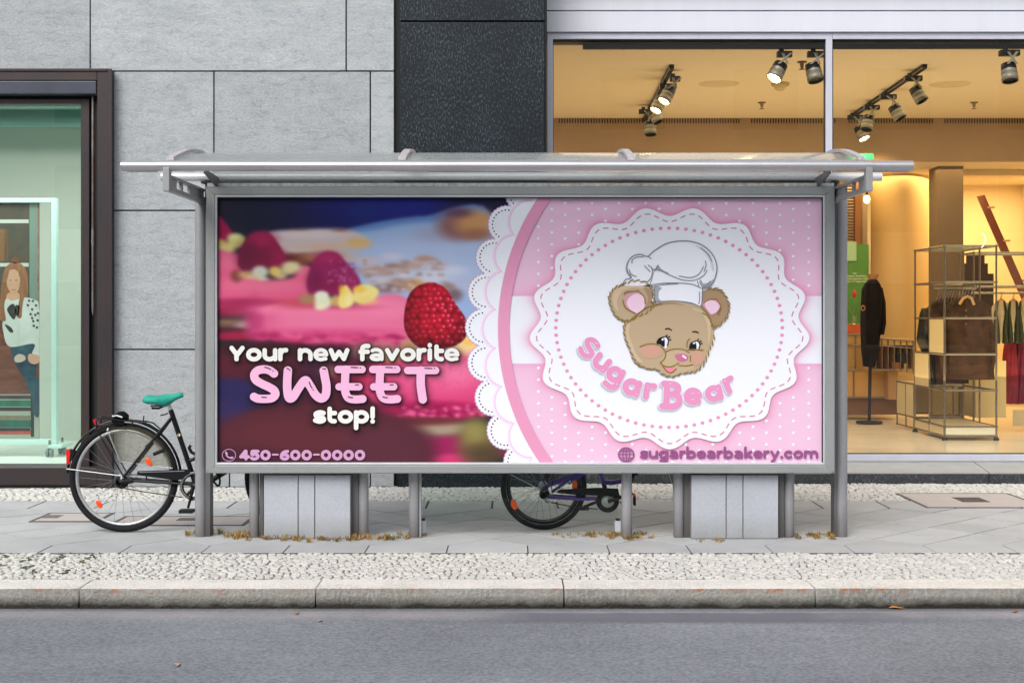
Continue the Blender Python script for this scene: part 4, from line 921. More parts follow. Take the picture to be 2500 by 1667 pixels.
# white blouses with green vests on the rail, red clothes below
cream = mat('cream_cotton',(226,204,160),.8,c2=(200,176,130),scale=8); green = mat('green_vest',(52,60,38),.8,var=.2)
YB = 16.15
for i,(px_,sc,lb) in enumerate(((2444,1,'cream blouse with green waistcoat, first on the clothes rail'),(2474,.85,'cream blouse with green waistcoat, second on the clothes rail'),(2500,.85,'cream blouse with green waistcoat, cut by the right edge of the photo'))):
    t = thing('blouse', lb, 'blouse', tuple(at(px_,720,YB)), 'blouses with waistcoats on the clothes rail')
    garment('blouse_body', [(731,px_-6,px_+7),(742,px_-17*sc,px_+17*sc),(780,px_-18*sc,px_+19*sc),(835,px_-18*sc,px_+18*sc)], YB+.02*i, .08, cream, t, 8)
    sleeve('sleeve', [(px_+14*sc,748,YB),(px_+24*sc,780,YB-.03),(px_+28*sc,812,YB-.05)],[.04,.05,.035],cream,t); sleeve('sleeve', [(px_-14*sc,748,YB),(px_-24*sc,775,YB-.02),(px_-24*sc,805,YB-.05)],[.04,.045,.03],cream,t)
    for s_ in (-1,1): 
        mb = MB(); mb.tube([at(px_+s_*8,736,YB-.06),at(px_+s_*13*sc,765,YB-.09),at(px_+s_*10*sc,800,YB-.09),at(px_+s_*9*sc,838,YB-.08)],[.02,.035,.05,.055],10,flat=(1,.5)); mb.build('waistcoat', green, t)
    mb = MB(); mb.tube([at(px_,712,YB),at(px_+2,722,YB),at(px_-2,728,YB)],.006,6); mb.tube([at(px_-8,736,YB-.04),at(px_,729,YB-.04),at(px_+8,736,YB-.04)],.012,8); mb.build('hanger', mat('hanger_c',(190,140,80),.5), t)
for i,(px_,c_,lb) in enumerate(((2466,(150,20,44),'crimson dress hanging low at the right of the shop window'),(2490,(128,20,60),'plum red dress hanging at the right edge of the photo'))):
    t = thing('dress', lb, 'dress', tuple(at(px_,800,16.35)), 'red dresses below the blouses')
    garment('dress_body', [(800,px_-4,px_+4),(812,px_-9,px_+10),(880,px_-13,px_+14),(985,px_-17,px_+18)], 16.35, .12, mat('red_silk%d'%i,c_,.5,var=.3,scale=9), t, 9, .03)
# leaning plank
t = MB(); a = at(2394,478,17.9); b = at(2520,765,17.0); dv = (b-a).normalized(); u = Vector((0,1,0)); w_ = dv.cross(u).normalized()
vs = [p+w_*s1*.045+u*s2*.02 for p in (a,b) for s1 in (-1,1) for s2 in (-1,1)]
t.add(vs,[(0,1,3,2),(4,6,7,5),(0,2,6,4),(1,5,7,3),(0,4,5,1),(2,3,7,6)]); pl = t.build('leaning_plank', mat('mahogany',(112,52,22),.35,var=.2,scale=5), label='dark red wooden plank leaning diagonally against the alcove wall', cat='plank')
mb = MB()
for py_,px_ in ((507,2411),(588,2449),(685,2490)): c = at(px_,py_,17.5); mb.tube([c,c+Vector((.07,-.05,0))],.012,8)
mb.build('peg', mat('peg_wood',(200,150,90),.5), pl)
t = thing('dark_screen', 'stacked dark brown panels standing behind the chrome shelving', 'panel', tuple(at(2385,1000,17.6)))
mb = MB(); pxbox(mb,2353,2412,643,1000,17.5,17.55); pxbox(mb,2361,2404,622,643,17.5,17.54); pxbox(mb,2412,2426,668,1000,17.52,17.55); mb.build('panel', mat('dark_brown',(54,34,22),.6), t)
# round emblem sticker (white arc) on the glass
p = spline([(2398,569),(2405,578),(2405,592),(2397,604)]); stk = strokes('window_sticker', [(p,1.6)], SW+.015, mat('sticker_white',(240,240,245),.5), None, 1); tag(stk,'small white curved sticker on the right shop window','sticker')
#%%SHELTER
# ------------------------------------------------------------------ bus shelter with billboard
SY = 9.2; BYF = 9.0
sh = thing('bus_shelter', 'grey metal bus shelter with curved glass roof and a wide pink bakery billboard', 'bus shelter', (wx(1272,SY),SY,0))
# frame
mb = MB(); O = (503,456,2038,1155); I_ = (525,476,2015,1136)
def quadfr(mb, o, i, Y0, Y1):
    oc = [at(o[0],o[1],Y0),at(o[2],o[1],Y0),at(o[2],o[3],Y0),at(o[0],o[3],Y0)]; ic = [at(i[0],i[1],Y0),at(i[2],i[1],Y0),at(i[2],i[3],Y0),at(i[0],i[3],Y0)]
    dY = Vector((0,Y1-Y0,0)); e = .0009
    for k in range(4):
        a,b,c,d_ = oc[k],oc[(k+1)%4],ic[(k+1)%4],ic[k]; ab = (b-a).normalized()*e
        a=a+ab; d_=d_+ab; b=b-ab; c=c-ab; bv = Vector((0,.006,0))
        cen = (a+b+c+d_)/4; sh_ = [p+(cen-p)*.0 for p in (a,b,c,d_)]
        n = (d_-a); n = Vector((0,0,1)) if abs(ab.x) > abs(ab.z) else Vector((1,0,0))
        sgn = 1 if (cen-(a+b)/2).dot(n) > 0 else -1; n = n*sgn*.005
        top = [a+n-dY*0+Vector((0,-.004,0)),b+n+Vector((0,-.004,0)),c-n+Vector((0,-.004,0)),d_-n+Vector((0,-.004,0))]
        vs = top+[a,b,c,d_]+[a+dY,b+dY,c+dY,d_+dY]
        mb.add(vs,[(0,1,2,3),(0,4,5,1),(1,5,6,2),(2,6,7,3),(3,7,4,0),(4,8,9,5),(5,9,10,6),(6,10,11,7),(7,11,8,4),(8,11,10,9)])
quadfr(mb, O, I_, BYF, BYF+.16); fr = mb.build('frame', M['frame'], sh)
mb = MB(); quadfr(mb, (525.3,476.3,2014.7,1135.7), (530,481.5,2009.5,1129), BYF+.002, BYF+.06); mb.build('inner_trim', M['trim'], sh)
mb = MB(); pxbox(mb,506,2035,459,1152,BYF+.07,BYF+.15); mb.build('back_panel', M['boxpost'], sh)
mb = MB(); pxbox(mb,530,2009.5,481.5,483.5,BYF+.004,BYF+.03); pxbox(mb,530,531.5,483.5,1129,BYF+.004,BYF+.03); pxbox(mb,2008,2009.5,483.5,1129,BYF+.004,BYF+.03); mb.build('gasket', M['gasket'], sh)
# rail on top of the frame, behind
mb = MB(); pxbox(mb,506,2036,447,455,BYF+.06,BYF+.2); mb.build('top_rail', mat('worn_white',(190,190,190),.6,var=.35,scale=30,stretch=(1,1,1)), sh)

def tube_px(mb, x0, x1, py, Y, r, seg=20): mb.tube([at(x0,py,Y),at(x1,py,Y)], r, seg)
# roof tubes
Yt = 8.25
mb = MB(); tube_px(mb,386.5,2130.5,405,Yt,.0305); mb.build('front_tube', M['tube'], sh)
for a,b in ((297,386),(2131,2228)):
    mb = MB(); tube_px(mb,a,b,405.5,Yt,.030,20); mb.tube([at(a+14 if a<1000 else a,418,Yt+.01),at(b if a<1000 else b-12,418,Yt+.01)],.0075,6); mb.build('tube_end', M['tube'], sh)
mb = MB(); tube_px(mb,394,2152,432,9.14,.0275); mb.build('rear_tube', steel('rear_tube_metal',(206,208,210),.35,.2,.05), sh)
mb = MB(); pxbox(mb,490,2050,443,447,9.12,9.2); mb.build('seal_strip', M['gasket'], sh)
# curved glass roof
def roofpt(t):  # t 0..1 front to back
    Y = 8.25+t*1.35; z = 2.283+.135*math.sin(math.pi*min(1,t*.80+.02))*1.0; return Y,z
mb = MB(); xl_, xr_ = wx(404,Yt), wx(2112,Yt); n = 18; vs=[]
for k in range(n+1):
    Y,z = roofpt(k/n); vs += [(xl_,Y,z),(xr_,Y,z),(xl_,Y,z+.008),(xr_,Y,z+.008)]
fs=[]
for k in range(n):
    a=4*k; b=a+4; fs += [(a,a+1,b+1,b),(a+2,b+2,b+3,a+3),(a,b,b+2,a+2),(a+1,a+3,b+3,b+1)]
fs += [(0,2,3,1),(4*n,4*n+1,4*n+3,4*n+2)]
mb.add(vs,fs,True); mb.build('glass_roof', M['rooftop'], sh)
for px_ in (416,982,1541,2103):
    mb = MB(); xc = wx(px_,Yt); vs=[]; m_=10
    for k in range(m_+1):
        Y,z = roofpt(k/m_*.72); vs += [(xc-.021,Y-.012,z+.012),(xc+.021,Y-.012,z+.012),(xc-.021,Y-.012,z+.03),(xc+.021,Y-.012,z+.03)]
    fs=[]
    for k in range(m_):
        a=4*k; b=a+4; fs += [(a,a+1,b+1,b),(a+2,b+2,b+3,a+3),(a,b,b+2,a+2),(a+1,a+3,b+3,b+1)]
    fs += [(0,2,3,1),(4*m_,4*m_+1,4*m_+3,4*m_+2)]
    mb.add(vs,fs,False); mb.build('roof_strap', M['strap'], sh)
# roof brackets at both ends
for s_,px_ in ((1,408),(-1,2120)):
    x = wx(px_,Yt); mb = MB(); zb,zt = 2.128,2.222
    mb.box((x-.019,Yt-.03,zb-.004),(x+.019,Yt+.03,2.262),.004)
    mb.box((x-.019,Yt+.03,zb),(x+.019,9.2,zb+.026),.003); mb.box((x-.019,Yt+.03,zt-.016),(x+.019,9.2,zt),.003)
    for a,b in ((Yt+.03,Yt+.20),(Yt+.33,Yt+.37),(Yt+.55,9.2)): mb.box((x-.008,a,zb+.026),(x+.008,b,zt-.016))
    mb.build('roof_bracket', M['frame'], sh)
    xi = x+s_*.12; mb = MB(); mb.add([(xi-.006,8.7,2.275),(xi+.006,8.7,2.275),(xi+.006,9.1,2.215),(xi-.006,9.1,2.215),(xi-.006,8.7,2.30),(xi+.006,8.7,2.30),(xi+.006,9.1,2.285),(xi-.006,9.1,2.285)],[(0,1,2,3),(7,6,5,4),(0,4,5,1),(1,5,6,2),(2,6,7,3),(3,7,4,0)]); mb.build('gusset', M['boxpost'], sh)
# posts
for px_,r,ptop in ((489.3,.034,470),(2055.5,.034,470)):
    mb = MB(); b = Vector((wx(px_,9.18),9.18,0)); mb.tube([b,(b.x,b.y,2.17)],r,24); mb.build('post', M['post'], sh)
for px0,px1 in ((502.6,515.5),(2034,2042)):
    mb = MB(); a = wx(px0,9.2); b = wx(px1,9.2); mb.box((a,9.17,0),(b,9.27,2.3),.003); mb.build('side_profile', M['boxpost'], sh)
for px0,px1 in ((609,633),(875,900),(998,1024),(1517,1543),(1644,1670),(1914,1939)):
    Yp = 9.15; mb = MB(); c = wx((px0+px1)/2,Yp); mb.tube([(c,Yp,0),(c,Yp,2.2)],(px1-px0)/2*Yp/F,24); mb.build('post', M['post'], sh)
for px0,px1 in ((633.5,643.2),(857,875),(1670.5,1686.5),(1901.5,1914.5)):
    Yp = 9.13; mb = MB(); a = wx(px0,Yp); b = wx(px1,Yp); mb.box((a,Yp,0),(b,Yp+.1,1.2),.003); mb.build('box_post', M['boxpost'], sh)
mb = MB(); a = wx(1024.4,9.16); mb.box((a,9.13,0),(a+.012,9.18,1.3)); mb.build('side_profile', M['frame'], sh)
# plinths
for xs_ in ((643.5,728,768.5,856),(1687,1773,1814,1901)):
    pt = None; Yp = 9.07
    mb = MB(); a = wx(xs_[0],Yp); b = wx(xs_[3],Yp); mb.box((a,Yp+.01,0),(b,Yp+.16,wz(1159,Yp))); pt = mb.build('plinth', mat('plinth_core',(130,128,126),.7), sh)
    for u,v in zip(xs_[:-1],xs_[1:]):
        mb = MB(); mb.box((wx(u,Yp)+.0035,Yp,.004),(wx(v,Yp)-.0035,Yp+.012,wz(1159,Yp)-.002),.002); mb.build('plinth_panel', M['plinth'], pt)
# glass back pane behind the middle legs
mb = MB(); Yg = 9.26; mb.box((wx(1032,Yg),Yg,.09),(wx(1509,Yg),Yg+.01,1.9)); mb.build('back_glass', M['shelterglass'], sh)
for px0,px1,py0,py1 in ((1026,1039,1272,1299),(1501.5,1515.5,1272,1298)):
    mb = MB(); pxbox(mb,px0,px1,py0,py1,9.22,9.3,.002); cl = mb.build('glass_clamp', M['alu'], sh); mb = MB(); pxbox(mb,px0+2,px1-2,py0-6,py0-.3,9.25,9.28); mb.build('rubber_pad', M['gasket'], cl)

# ------------------------------------------------------------------ the printed poster
PYY = BYF+.03; CL = (531.5,483.5,2008,1129)
NX, NY = 930, 406
xs = np.linspace(530.5,2009.2,NX); ysv = np.linspace(482,1129.5,NY); GX, GY = np.meshgrid(xs, ysv)
img = np.zeros((NY,NX,3))
cx5 = (GX-500)*2.2727; cy5 = (GY-460)*2.2727
def sm(e0,e1,x): t = np.clip((x-e0)/(e1-e0),0,1); return t*t*(3-2*t)
def E(x,y,rx,ry,c,soft=.3,al=1,rot=0):
    global img
    co_,s_ = math.cos(rot),math.sin(rot); u=(cx5-x)*co_+(cy5-y)*s_; v=-(cx5-x)*s_+(cy5-y)*co_
    k = np.sqrt((u/rx)**2+(v/ry)**2); a = (1-sm(1-soft,1+soft,k))*al
    img = img*(1-a[...,None])+np.array(c)*a[...,None]
def PZ(pts,c,b=10,al=1):
    global img
    p = spline([(45.45+.6378*x,45.45+.6378*y) for x,y in pts],True,6); x0_,x1_ = p[:,0].min()-3*b,p[:,0].max()+3*b; y0_,y1_ = p[:,1].min()-3*b,p[:,1].max()+3*b
    ix = np.flatnonzero((cx5[0]>=x0_)&(cx5[0]<=x1_)); iy = np.flatnonzero((cy5[:,0]>=y0_)&(cy5[:,0]<=y1_))
    if not len(ix) or not len(iy): return
    sl = np.ix_(iy,ix); a = (1-sm(-b,b,sd_poly(cx5[sl],cy5[sl],p)))*al; img[sl] = img[sl]*(1-a[...,None])+np.array(c)*a[...,None]
def EZ(x,y,rx,ry,c,soft=.5,al=.9): E(45.45+.6378*x,45.45+.6378*y,rx*.6378,ry*.6378,c,soft,al)
img[:] = (27,32,42)
EZ(900,60,700,500,(28,28,62),.8,.9); EZ(1350,60,500,330,(27,30,112),.8,.9); EZ(1750,60,380,170,(30,34,128),.8,.9); EZ(2352,0,300,190,(28,26,66),.8,.9); EZ(1300,130,120,90,(24,44,116),.9,.7)
PZ([(1130,300),(1300,250),(1500,208),(1700,180),(1850,168),(2420,150),(2420,1350),(1600,1350),(1500,900),(1250,650),(1000,450)],(92,130,192),12)
PZ([(1180,330),(1400,290),(1650,240),(1900,215),(2420,210),(2420,1350),(1600,1350),(1400,900),(1150,650),(1000,480)],(150,176,220),26)
EZ(1900,480,620,150,(178,194,228),.8,.9); EZ(1950,700,500,130,(196,202,224),.8,.8); EZ(2250,620,200,130,(168,188,226),.8,.7)
EZ(1980,330,190,60,(166,164,190),.9,.8); EZ(2150,250,190,125,(142,92,92),.5,.95); EZ(2290,230,170,110,(204,150,98),.6,.95); EZ(2300,330,120,50,(150,96,74),.8,.8); EZ(2140,140,110,40,(96,62,84),.8,.8)
for a in ((1840,540,80,26,(188,136,112)),(1720,600,150,34,(190,156,142)),(1430,640,150,44,(180,146,128)),(1620,770,170,52,(166,128,106)),(1780,760,90,50,(206,146,84)),(1500,800,130,38,(124,104,106)),(2100,850,70,60,(110,82,86)),(1350,560,120,40,(202,190,200)),(1560,520,90,30,(206,204,222)),(2080,640,120,40,(206,210,230)),(1650,680,60,22,(208,206,220)),(1900,700,120,40,(206,208,226)),(1450,730,90,26,(204,196,202)),(2200,760,110,50,(176,184,214)),(1560,600,60,18,(160,120,104)),(1960,590,70,22,(196,170,164)),(2040,780,60,30,(150,116,110))): EZ(*a,.7,.85)
for _ in range(70): EZ(1320+rng.random()*700,540+rng.random()*280,14+rng.random()*34,7+rng.random()*13,((176,138,120),(210,210,228),(190,160,146),(150,124,120))[_%4],.8,.55)
EZ(1050,520,200,60,(206,180,158),.7,.9); PZ([(480,320),(700,288),(1000,278),(1160,288),(1290,330),(1370,400),(1330,445),(1100,460),(900,490),(650,510),(560,430)],(206,188,188),16)
EZ(820,330,300,34,(222,208,212),.8,.7); EZ(760,285,70,10,(120,84,78),.9,.8); EZ(1110,290,70,16,(140,84,80),.9,.7); EZ(1260,405,110,44,(216,180,116),.6,.9); EZ(980,440,240,26,(210,176,150),.8,.8)
EZ(760,545,170,52,(134,68,52),.5,.95); EZ(900,520,110,36,(182,130,100),.8,.8); EZ(660,560,60,60,(96,36,44),.7,.8)
PZ([(30,170),(90,205),(140,265),(172,330),(130,385),(80,400),(30,380)],(160,28,78),8)
EZ(205,385,80,62,(216,208,128),.35,.95); EZ(110,450,90,52,(222,206,134),.45,.95); EZ(180,350,50,28,(226,224,160),.8,.8); EZ(60,400,50,30,(214,190,110),.7,.9)
PZ([(20,500),(150,490),(230,520),(260,650),(450,740),(700,700),(780,600),(870,640),(900,800),(880,960),(450,980),(350,990),(20,960)],(222,92,134),12)
EZ(120,560,130,70,(226,108,144),.7,.9); EZ(420,770,360,60,(230,112,146),.7,.9); EZ(760,650,110,40,(226,118,140),.7,.8); EZ(250,930,330,46,(160,36,86),.6,.9); EZ(150,1000,260,40,(140,26,62),.6,.9); EZ(420,940,90,30,(190,60,110),.8,.8)
EZ(180,1065,260,30,(88,42,52),.5,.95); EZ(180,1110,250,42,(104,80,80),.5,.95); EZ(290,1120,90,36,(164,150,140),.7,.9); EZ(120,1090,80,16,(140,112,70),.8,.7); EZ(150,1165,260,26,(80,24,40),.5,.95); EZ(180,1215,240,34,(158,26,62),.5,.95)
PZ([(215,570),(230,470),(280,380),(330,322),(400,300),(480,312),(540,370),(600,460),(640,560),(610,600),(500,625),(420,605),(340,640),(280,645),(225,610)],(132,28,68),7)
EZ(440,370,110,60,(172,34,88),.8,.8); EZ(300,520,90,110,(98,26,52),.8,.8); EZ(560,520,70,70,(164,30,78),.8,.7); EZ(440,540,90,70,(118,26,60),.8,.7)
EZ(205,690,50,50,(126,66,50),.6,.9); EZ(300,680,80,34,(206,160,116),.6,.9); EZ(410,655,70,52,(214,216,200),.4,.95); EZ(350,700,60,22,(226,190,150),.7,.8); EZ(430,715,50,18,(224,220,190),.7,.8); EZ(540,650,56,42,(232,200,104),.5,.95); EZ(590,690,50,26,(232,206,150),.7,.8); EZ(680,610,84,46,(226,216,168),.5,.95); EZ(640,650,60,30,(222,206,150),.7,.8)
PZ([(342,1060),(372,1000),(450,958),(600,930),(900,965),(1200,965),(1400,880),(1560,850),(1680,890),(1720,1000),(1700,1330),(1500,1340),(1100,1300),(900,1300),(700,1270),(500,1230),(360,1220),(350,1100)],(224,104,148),8)
EZ(1000,1010,620,60,(234,122,160),.8,.9); EZ(1480,960,240,90,(236,128,166),.8,.9); EZ(440,1120,130,110,(208,78,128),.8,.8); EZ(1000,1110,520,70,(226,118,158),.8,.8)
for k in range(110):
    x = 380+rng.random()*1300; EZ(x,1190+((x-380)/1300)*10+rng.random()*90,26+rng.random()*36,12+rng.random()*16,((176,38,98),(150,24,76),(222,84,134),(196,56,112))[k%4],.7,.6)
EZ(360,1080,70,170,(176,52,104),.8,.8); EZ(1000,1175,600,34,(206,74,126),.8,.7); EZ(470,985,120,34,(236,122,160),.8,.7); EZ(900,1310,560,30,(150,26,80),.6,.9)
EZ(800,925,230,46,(196,72,92),.7,.8); EZ(1180,960,260,24,(206,80,120),.8,.7)
PZ([(815,740),(838,650),(868,560),(930,500),(1000,475),(1080,490),(1140,550),(1200,620),(1258,690),(1282,760),(1240,815),(1200,840),(1110,850),(1080,862),(960,840),(900,850),(860,875),(830,840)],(146,30,88),6)
EZ(1000,530,110,50,(178,42,100),.8,.8); EZ(890,740,70,100,(112,22,70),.8,.8); EZ(1020,780,120,60,(128,22,70),.8,.7); EZ(1180,680,70,80,(160,50,110),.8,.6)
for _ in range(60): a=rng.random(); EZ(1000+rng.random()*240,560+rng.random()*190,9,9,((214,140,190),(120,20,74))[_%2],.8,.55)
EZ(825,890,76,46,(166,128,92),.5,.95); EZ(945,860,62,40,(228,232,214),.35,.97); EZ(960,915,76,60,(224,228,196),.35,.97); EZ(930,960,46,26,(232,230,190),.6,.9); EZ(1070,905,50,46,(214,176,110),.5,.9)
PZ([(1090,900),(1110,820),(1140,775),(1165,772),(1195,810),(1230,870),(1220,930),(1150,970),(1100,960)],(238,216,128),6); EZ(1120,810,26,40,(236,196,70),.7,.8); EZ(1180,900,30,50,(240,228,170),.8,.8)
PZ([(1230,800),(1290,765),(1360,765),(1430,800),(1440,840),(1390,900),(1300,930),(1230,910),(1220,860)],(236,218,140),8); EZ(1270,805,50,30,(236,188,66),.7,.9); EZ(1330,900,90,36,(234,206,120),.8,.8)
def blur(n):
    global img
    for _ in range(n):
        p_ = np.pad(img,((1,1),(1,1),(0,0)),'edge'); img = (p_[:-2,1:-1]+p_[2:,1:-1]+p_[1:-1,:-2]+p_[1:-1,2:]+p_[1:-1,1:-1])/5
# lower part
dk = sm(840,905,cy5)*(1-sm(650,1150,cx5-(cy5-900)*.9)); img = img*(1-dk[...,None])+np.array((76,26,42))*dk[...,None]
E(330,900,300,50,(62,26,36),.25,.9); E(200,970,260,60,(84,26,44),.6,.8); E(700,1000,160,120,(66,28,58),.5,.8)
E(1270,1075,420,175,(206,58,112),.08); E(1300,1040,300,110,(222,88,138),.55); E(1400,1010,120,70,(230,120,160),.7,.7); E(800,1030,120,60,(150,30,66),.6,.8); E(690,1015,60,30,(150,110,90),.5,.7)
E(1270,1235,330,55,(168,28,84),.3)
for k in range(90): E(1080+rng.random()*470,1205+rng.random()*60,10+rng.random()*12,8,(238,110,160) if k%2 else (132,14,66),.6,.65)
for k in range(120): E(1150+rng.random()*420,980+rng.random()*210,5,4,(190,60,116),.7,.35)
E(950,900,150,50,(176,128,120),.5,.7); E(1030,930,70,34,(190,160,96),.5,.8)
E(1260,1345,260,70,(118,92,84),.3); E(1300,1330,170,36,(158,140,120),.5); E(1220,1290,200,24,(96,30,40),.6,.8)
E(1500,1430,400,60,(150,28,86),.4); E(1390,1500,160,30,(196,50,110),.5); E(1520,1400,120,120,(112,104,58),.5,.9); E(1500,1350,60,60,(146,136,76),.8,.8); E(1560,1480,120,60,(70,56,40),.7,.8)
E(120,1150,250,95,(38,34,82),.3); E(60,1250,160,80,(50,40,84),.5,.8); E(420,1140,140,60,(50,34,70),.6,.7)
E(640,1460,640,270,(80,33,46),.13); E(560,1370,420,110,(92,38,48),.6,.8); E(980,1460,230,160,(86,40,58),.5,.7); E(190,1500,260,60,(60,28,44),.6,.7)
E(1135,900,50,50,(190,150,120),.4,.9); E(1470,860,80,60,(240,214,150),.35); E(1440,905,120,30,(232,150,150),.5,.8); E(1540,850,60,30,(240,190,110),.5,.8)
blur(5)
EZ(1700,1290,60,50,(186,140,110),.6,.9); EZ(2170,1290,110,60,(240,206,150),.5,.95); EZ(2230,1260,60,40,(236,190,96),.6,.9)
# sharp raspberry in front
bp_ = spline([(1235,523),(1290,527),(1345,565),(1392,640),(1448,725),(1452,815),(1400,868),(1340,885),(1290,905),(1230,895),(1160,862),(1112,790),(1106,700),(1128,600),(1170,548)],closed=True)
db = sd_poly(cx5,cy5,bp_)
drup = []
for r in range(14):
    for k in range(13): drup.append((1100+k*32+(15 if r%2 else 0)+rng.uniform(-9,9), 525+r*30+rng.uniform(-8,8)+((k-6)**2)*.5))
best = np.full(cx5.shape,1e9); bx = np.zeros(cx5.shape); by = np.zeros(cx5.shape)
for x,y in drup:
    dd = (cx5-x)**2+(cy5-y)**2; m_ = dd<best; best[m_]=dd[m_]; bx[m_]=x; by[m_]=y
rr = np.sqrt(best)/19.; ux=(cx5-bx)/19.; uy=(cy5-by)/19.
shade = np.clip(1.08-.48*rr**2 - .2*uy,.3,1.25)*np.clip(1.08-.5*((cx5-1270)/220)**2-.35*np.clip((cy5-760)/150,0,1),.3,1.2)
shade = shade*.55+.45*np.clip(1.0-.45*((cx5-1290)/190)**2-.35*np.clip((cy5-740)/150,0,1),.3,1.1)*(.92+.16*np.clip((cx5-1150)/250,0,1)); cb = np.stack([186*shade,20*shade**1.6,46*shade**1.2],-1)
hl = np.exp(-((ux-.2)**2+(uy+.3)**2)/.07)*np.clip((cx5-1120)/200,0.2,1)*np.clip(1.3-np.abs((cy5-700)/230),0,1); hl = hl*(np.sin(bx*12.9+by*7.7)>-.5)
cb = cb+hl[...,None]*np.array((58,112,124))
a = 1-sm(-3,3,db); img = img*(1-a[...,None])+cb*a[...,None]
def C5(lst, k=3.675, ox=520, oy=820): return [(np.column_stack([ox+np.array(p)[:,0]/k, oy+np.array(p)[:,1]/k]), r/k) for p,r in lst]
def sp(p): return spline(p,n=5)
SW_ = [(sp([(548,337),(505,308),(455,299),(398,312),(369,350),(385,395),(440,430),(505,460),(550,490),(559,528),(525,558),(460,564),(400,560),(368,545)]),37),
 (sp([(672,310),(666,400),(668,500),(684,557),(720,545),(772,462),(828,397),(872,450),(920,528),(970,560),(1010,530),(1018,450),(1006,380),(993,312)]),38)]
for o in (0,311): SW_ += [(np.array([(1123+o,300),(1337+o,300)]),34),(sp([(1190+o,300),(1184+o,420),(1187+o,500),(1215+o,555),(1275+o,569),(1342+o,564)]),36),(np.array([(1131+o,455),(1309+o,455)]),33)]
SW_ += [(np.array([(1748,309),(1996,309)]),34),(sp([(1866,310),(1864,440),(1882,568)]),38)]
TXT = layout('Your new favorite', 559.5, 1122, 882, 32.6)+layout('stop!', 763.5, 917.5, 1033.5, 32.6)+C5(SW_)
ds = np.full(GX.shape, 60.)
for p,r in TXT:
    b = bbx([p], r+26); ix = np.flatnonzero((xs>=b[0])&(xs<=b[2])); iy = np.flatnonzero((ysv>=b[1])&(ysv<=b[3]))
    if len(ix) and len(iy): sl = np.ix_(iy,ix); ds[sl] = np.minimum(ds[sl], sd_line(GX[sl]-2, GY[sl]-3, p)-r)
img = img*(1-.62*np.exp(-np.clip(ds,0,60)/6.5))[...,None]
# ---- right part: pink field, dots, stripe
ccx, ccy = 1789.,803.; dist = np.hypot(GX-ccx,GY-ccy)
pink = np.zeros_like(img); pink[:] = (231,191,219)
gshade = np.clip((530-GY)/60,0,1); pink -= gshade[...,None]*np.array((8,6,6))  # shade under the roof baked into the pink, growing towards the top
# stripe
stripe = (1-sm(0,1.6,np.abs(GY-805)-82)); pink = pink*(1-stripe[...,None])+np.array((232,236,247))*stripe[...,None]
edge = np.exp(-np.clip(np.abs(GY-805)-82,0,99)/12.)*(np.abs(GY-805)>82); pink = pink-edge[...,None]*np.array((6,26,14))
# badge geometry
bxc, byc, KX = 1635., 800.5, 1.157
def badge_r(th): return 284.5+11.5*np.cos(17*(th-math.pi/2))
bu = (GX-bxc)/KX; bv = GY-byc; bth = np.arctan2(bv,bu); bd = np.hypot(bu,bv)-badge_r(bth)
glow = np.exp(-np.clip(bd-2,0,99)/10.)*(bd>0); pink = pink*(1-.75*glow[...,None])+np.array((222,140,180))*.75*glow[...,None]
edge2 = np.exp(-np.clip(546-dist,0,99)/40.)*.0; 
white = np.zeros_like(img); white[:] = (236,239,250)
R1 = (dist < 572)[...,None]; img = np.where(R1, pink, img)
# roof shade baked into the whole print along its top edge
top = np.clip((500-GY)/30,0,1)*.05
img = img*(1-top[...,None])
img = np.clip(img,0,255)
# a light print blur to join things
for _ in range(1):
    p_ = np.pad(img,((1,1),(1,1),(0,0)),'edge'); img = (p_[:-2,1:-1]+p_[2:,1:-1]+p_[1:-1,:-2]+p_[1:-1,2:]+4*img)/8
s_ = img/255.; L_ = np.where(s_<=.04045, s_/12.92, ((s_+.055)/1.055)**2.4)
me = bpy.data.meshes.new('poster'); VX = (GX-CX)*PYY/F; VZ = CAMZ-(GY-HY)*PYY/F
co_ = np.stack([VX-sh.location.x, np.full_like(VX,PYY-sh.location.y), VZ-sh.location.z],-1).reshape(-1,3)
me.vertices.add(NX*NY); me.vertices.foreach_set('co', co_.ravel())
ii = (np.arange(NY-1)[:,None]*NX+np.arange(NX-1)[None,:]).ravel(); q4 = np.stack([ii,ii+NX,ii+NX+1,ii+1],-1).ravel().astype(np.int32)
me.loops.add(len(q4)); me.loops.foreach_set('vertex_index', q4); me.polygons.add(len(ii)); me.polygons.foreach_set('loop_start', (np.arange(len(ii))*4).astype(np.int32)); me.update(calc_edges=True)
ca = me.color_attributes.new('Print','FLOAT_COLOR','POINT'); ca.data.foreach_set('color', np.concatenate([L_.reshape(-1,3),np.ones((NX*NY,1))],1).ravel().astype(np.float32))
pm = bpy.data.materials.new('printed_poster'); pm.use_nodes = True; an = pm.node_tree.nodes.new('ShaderNodeAttribute'); an.attribute_name = 'Print'
pb = pm.node_tree.nodes['Principled BSDF']; pm.node_tree.links.new(an.outputs['Color'], pb.inputs['Base Color']); pb.inputs['Roughness'].default_value = .55; pb.inputs['Specular IOR Level'].default_value = .2
me.materials.append(pm); po = bpy.data.objects.new('poster', me); col.objects.link(po); po.parent = sh
def pr(name,c): return mat(name,c,.55,spec=.2)
LY = [PYY-.0012*k for k in range(1,14)]
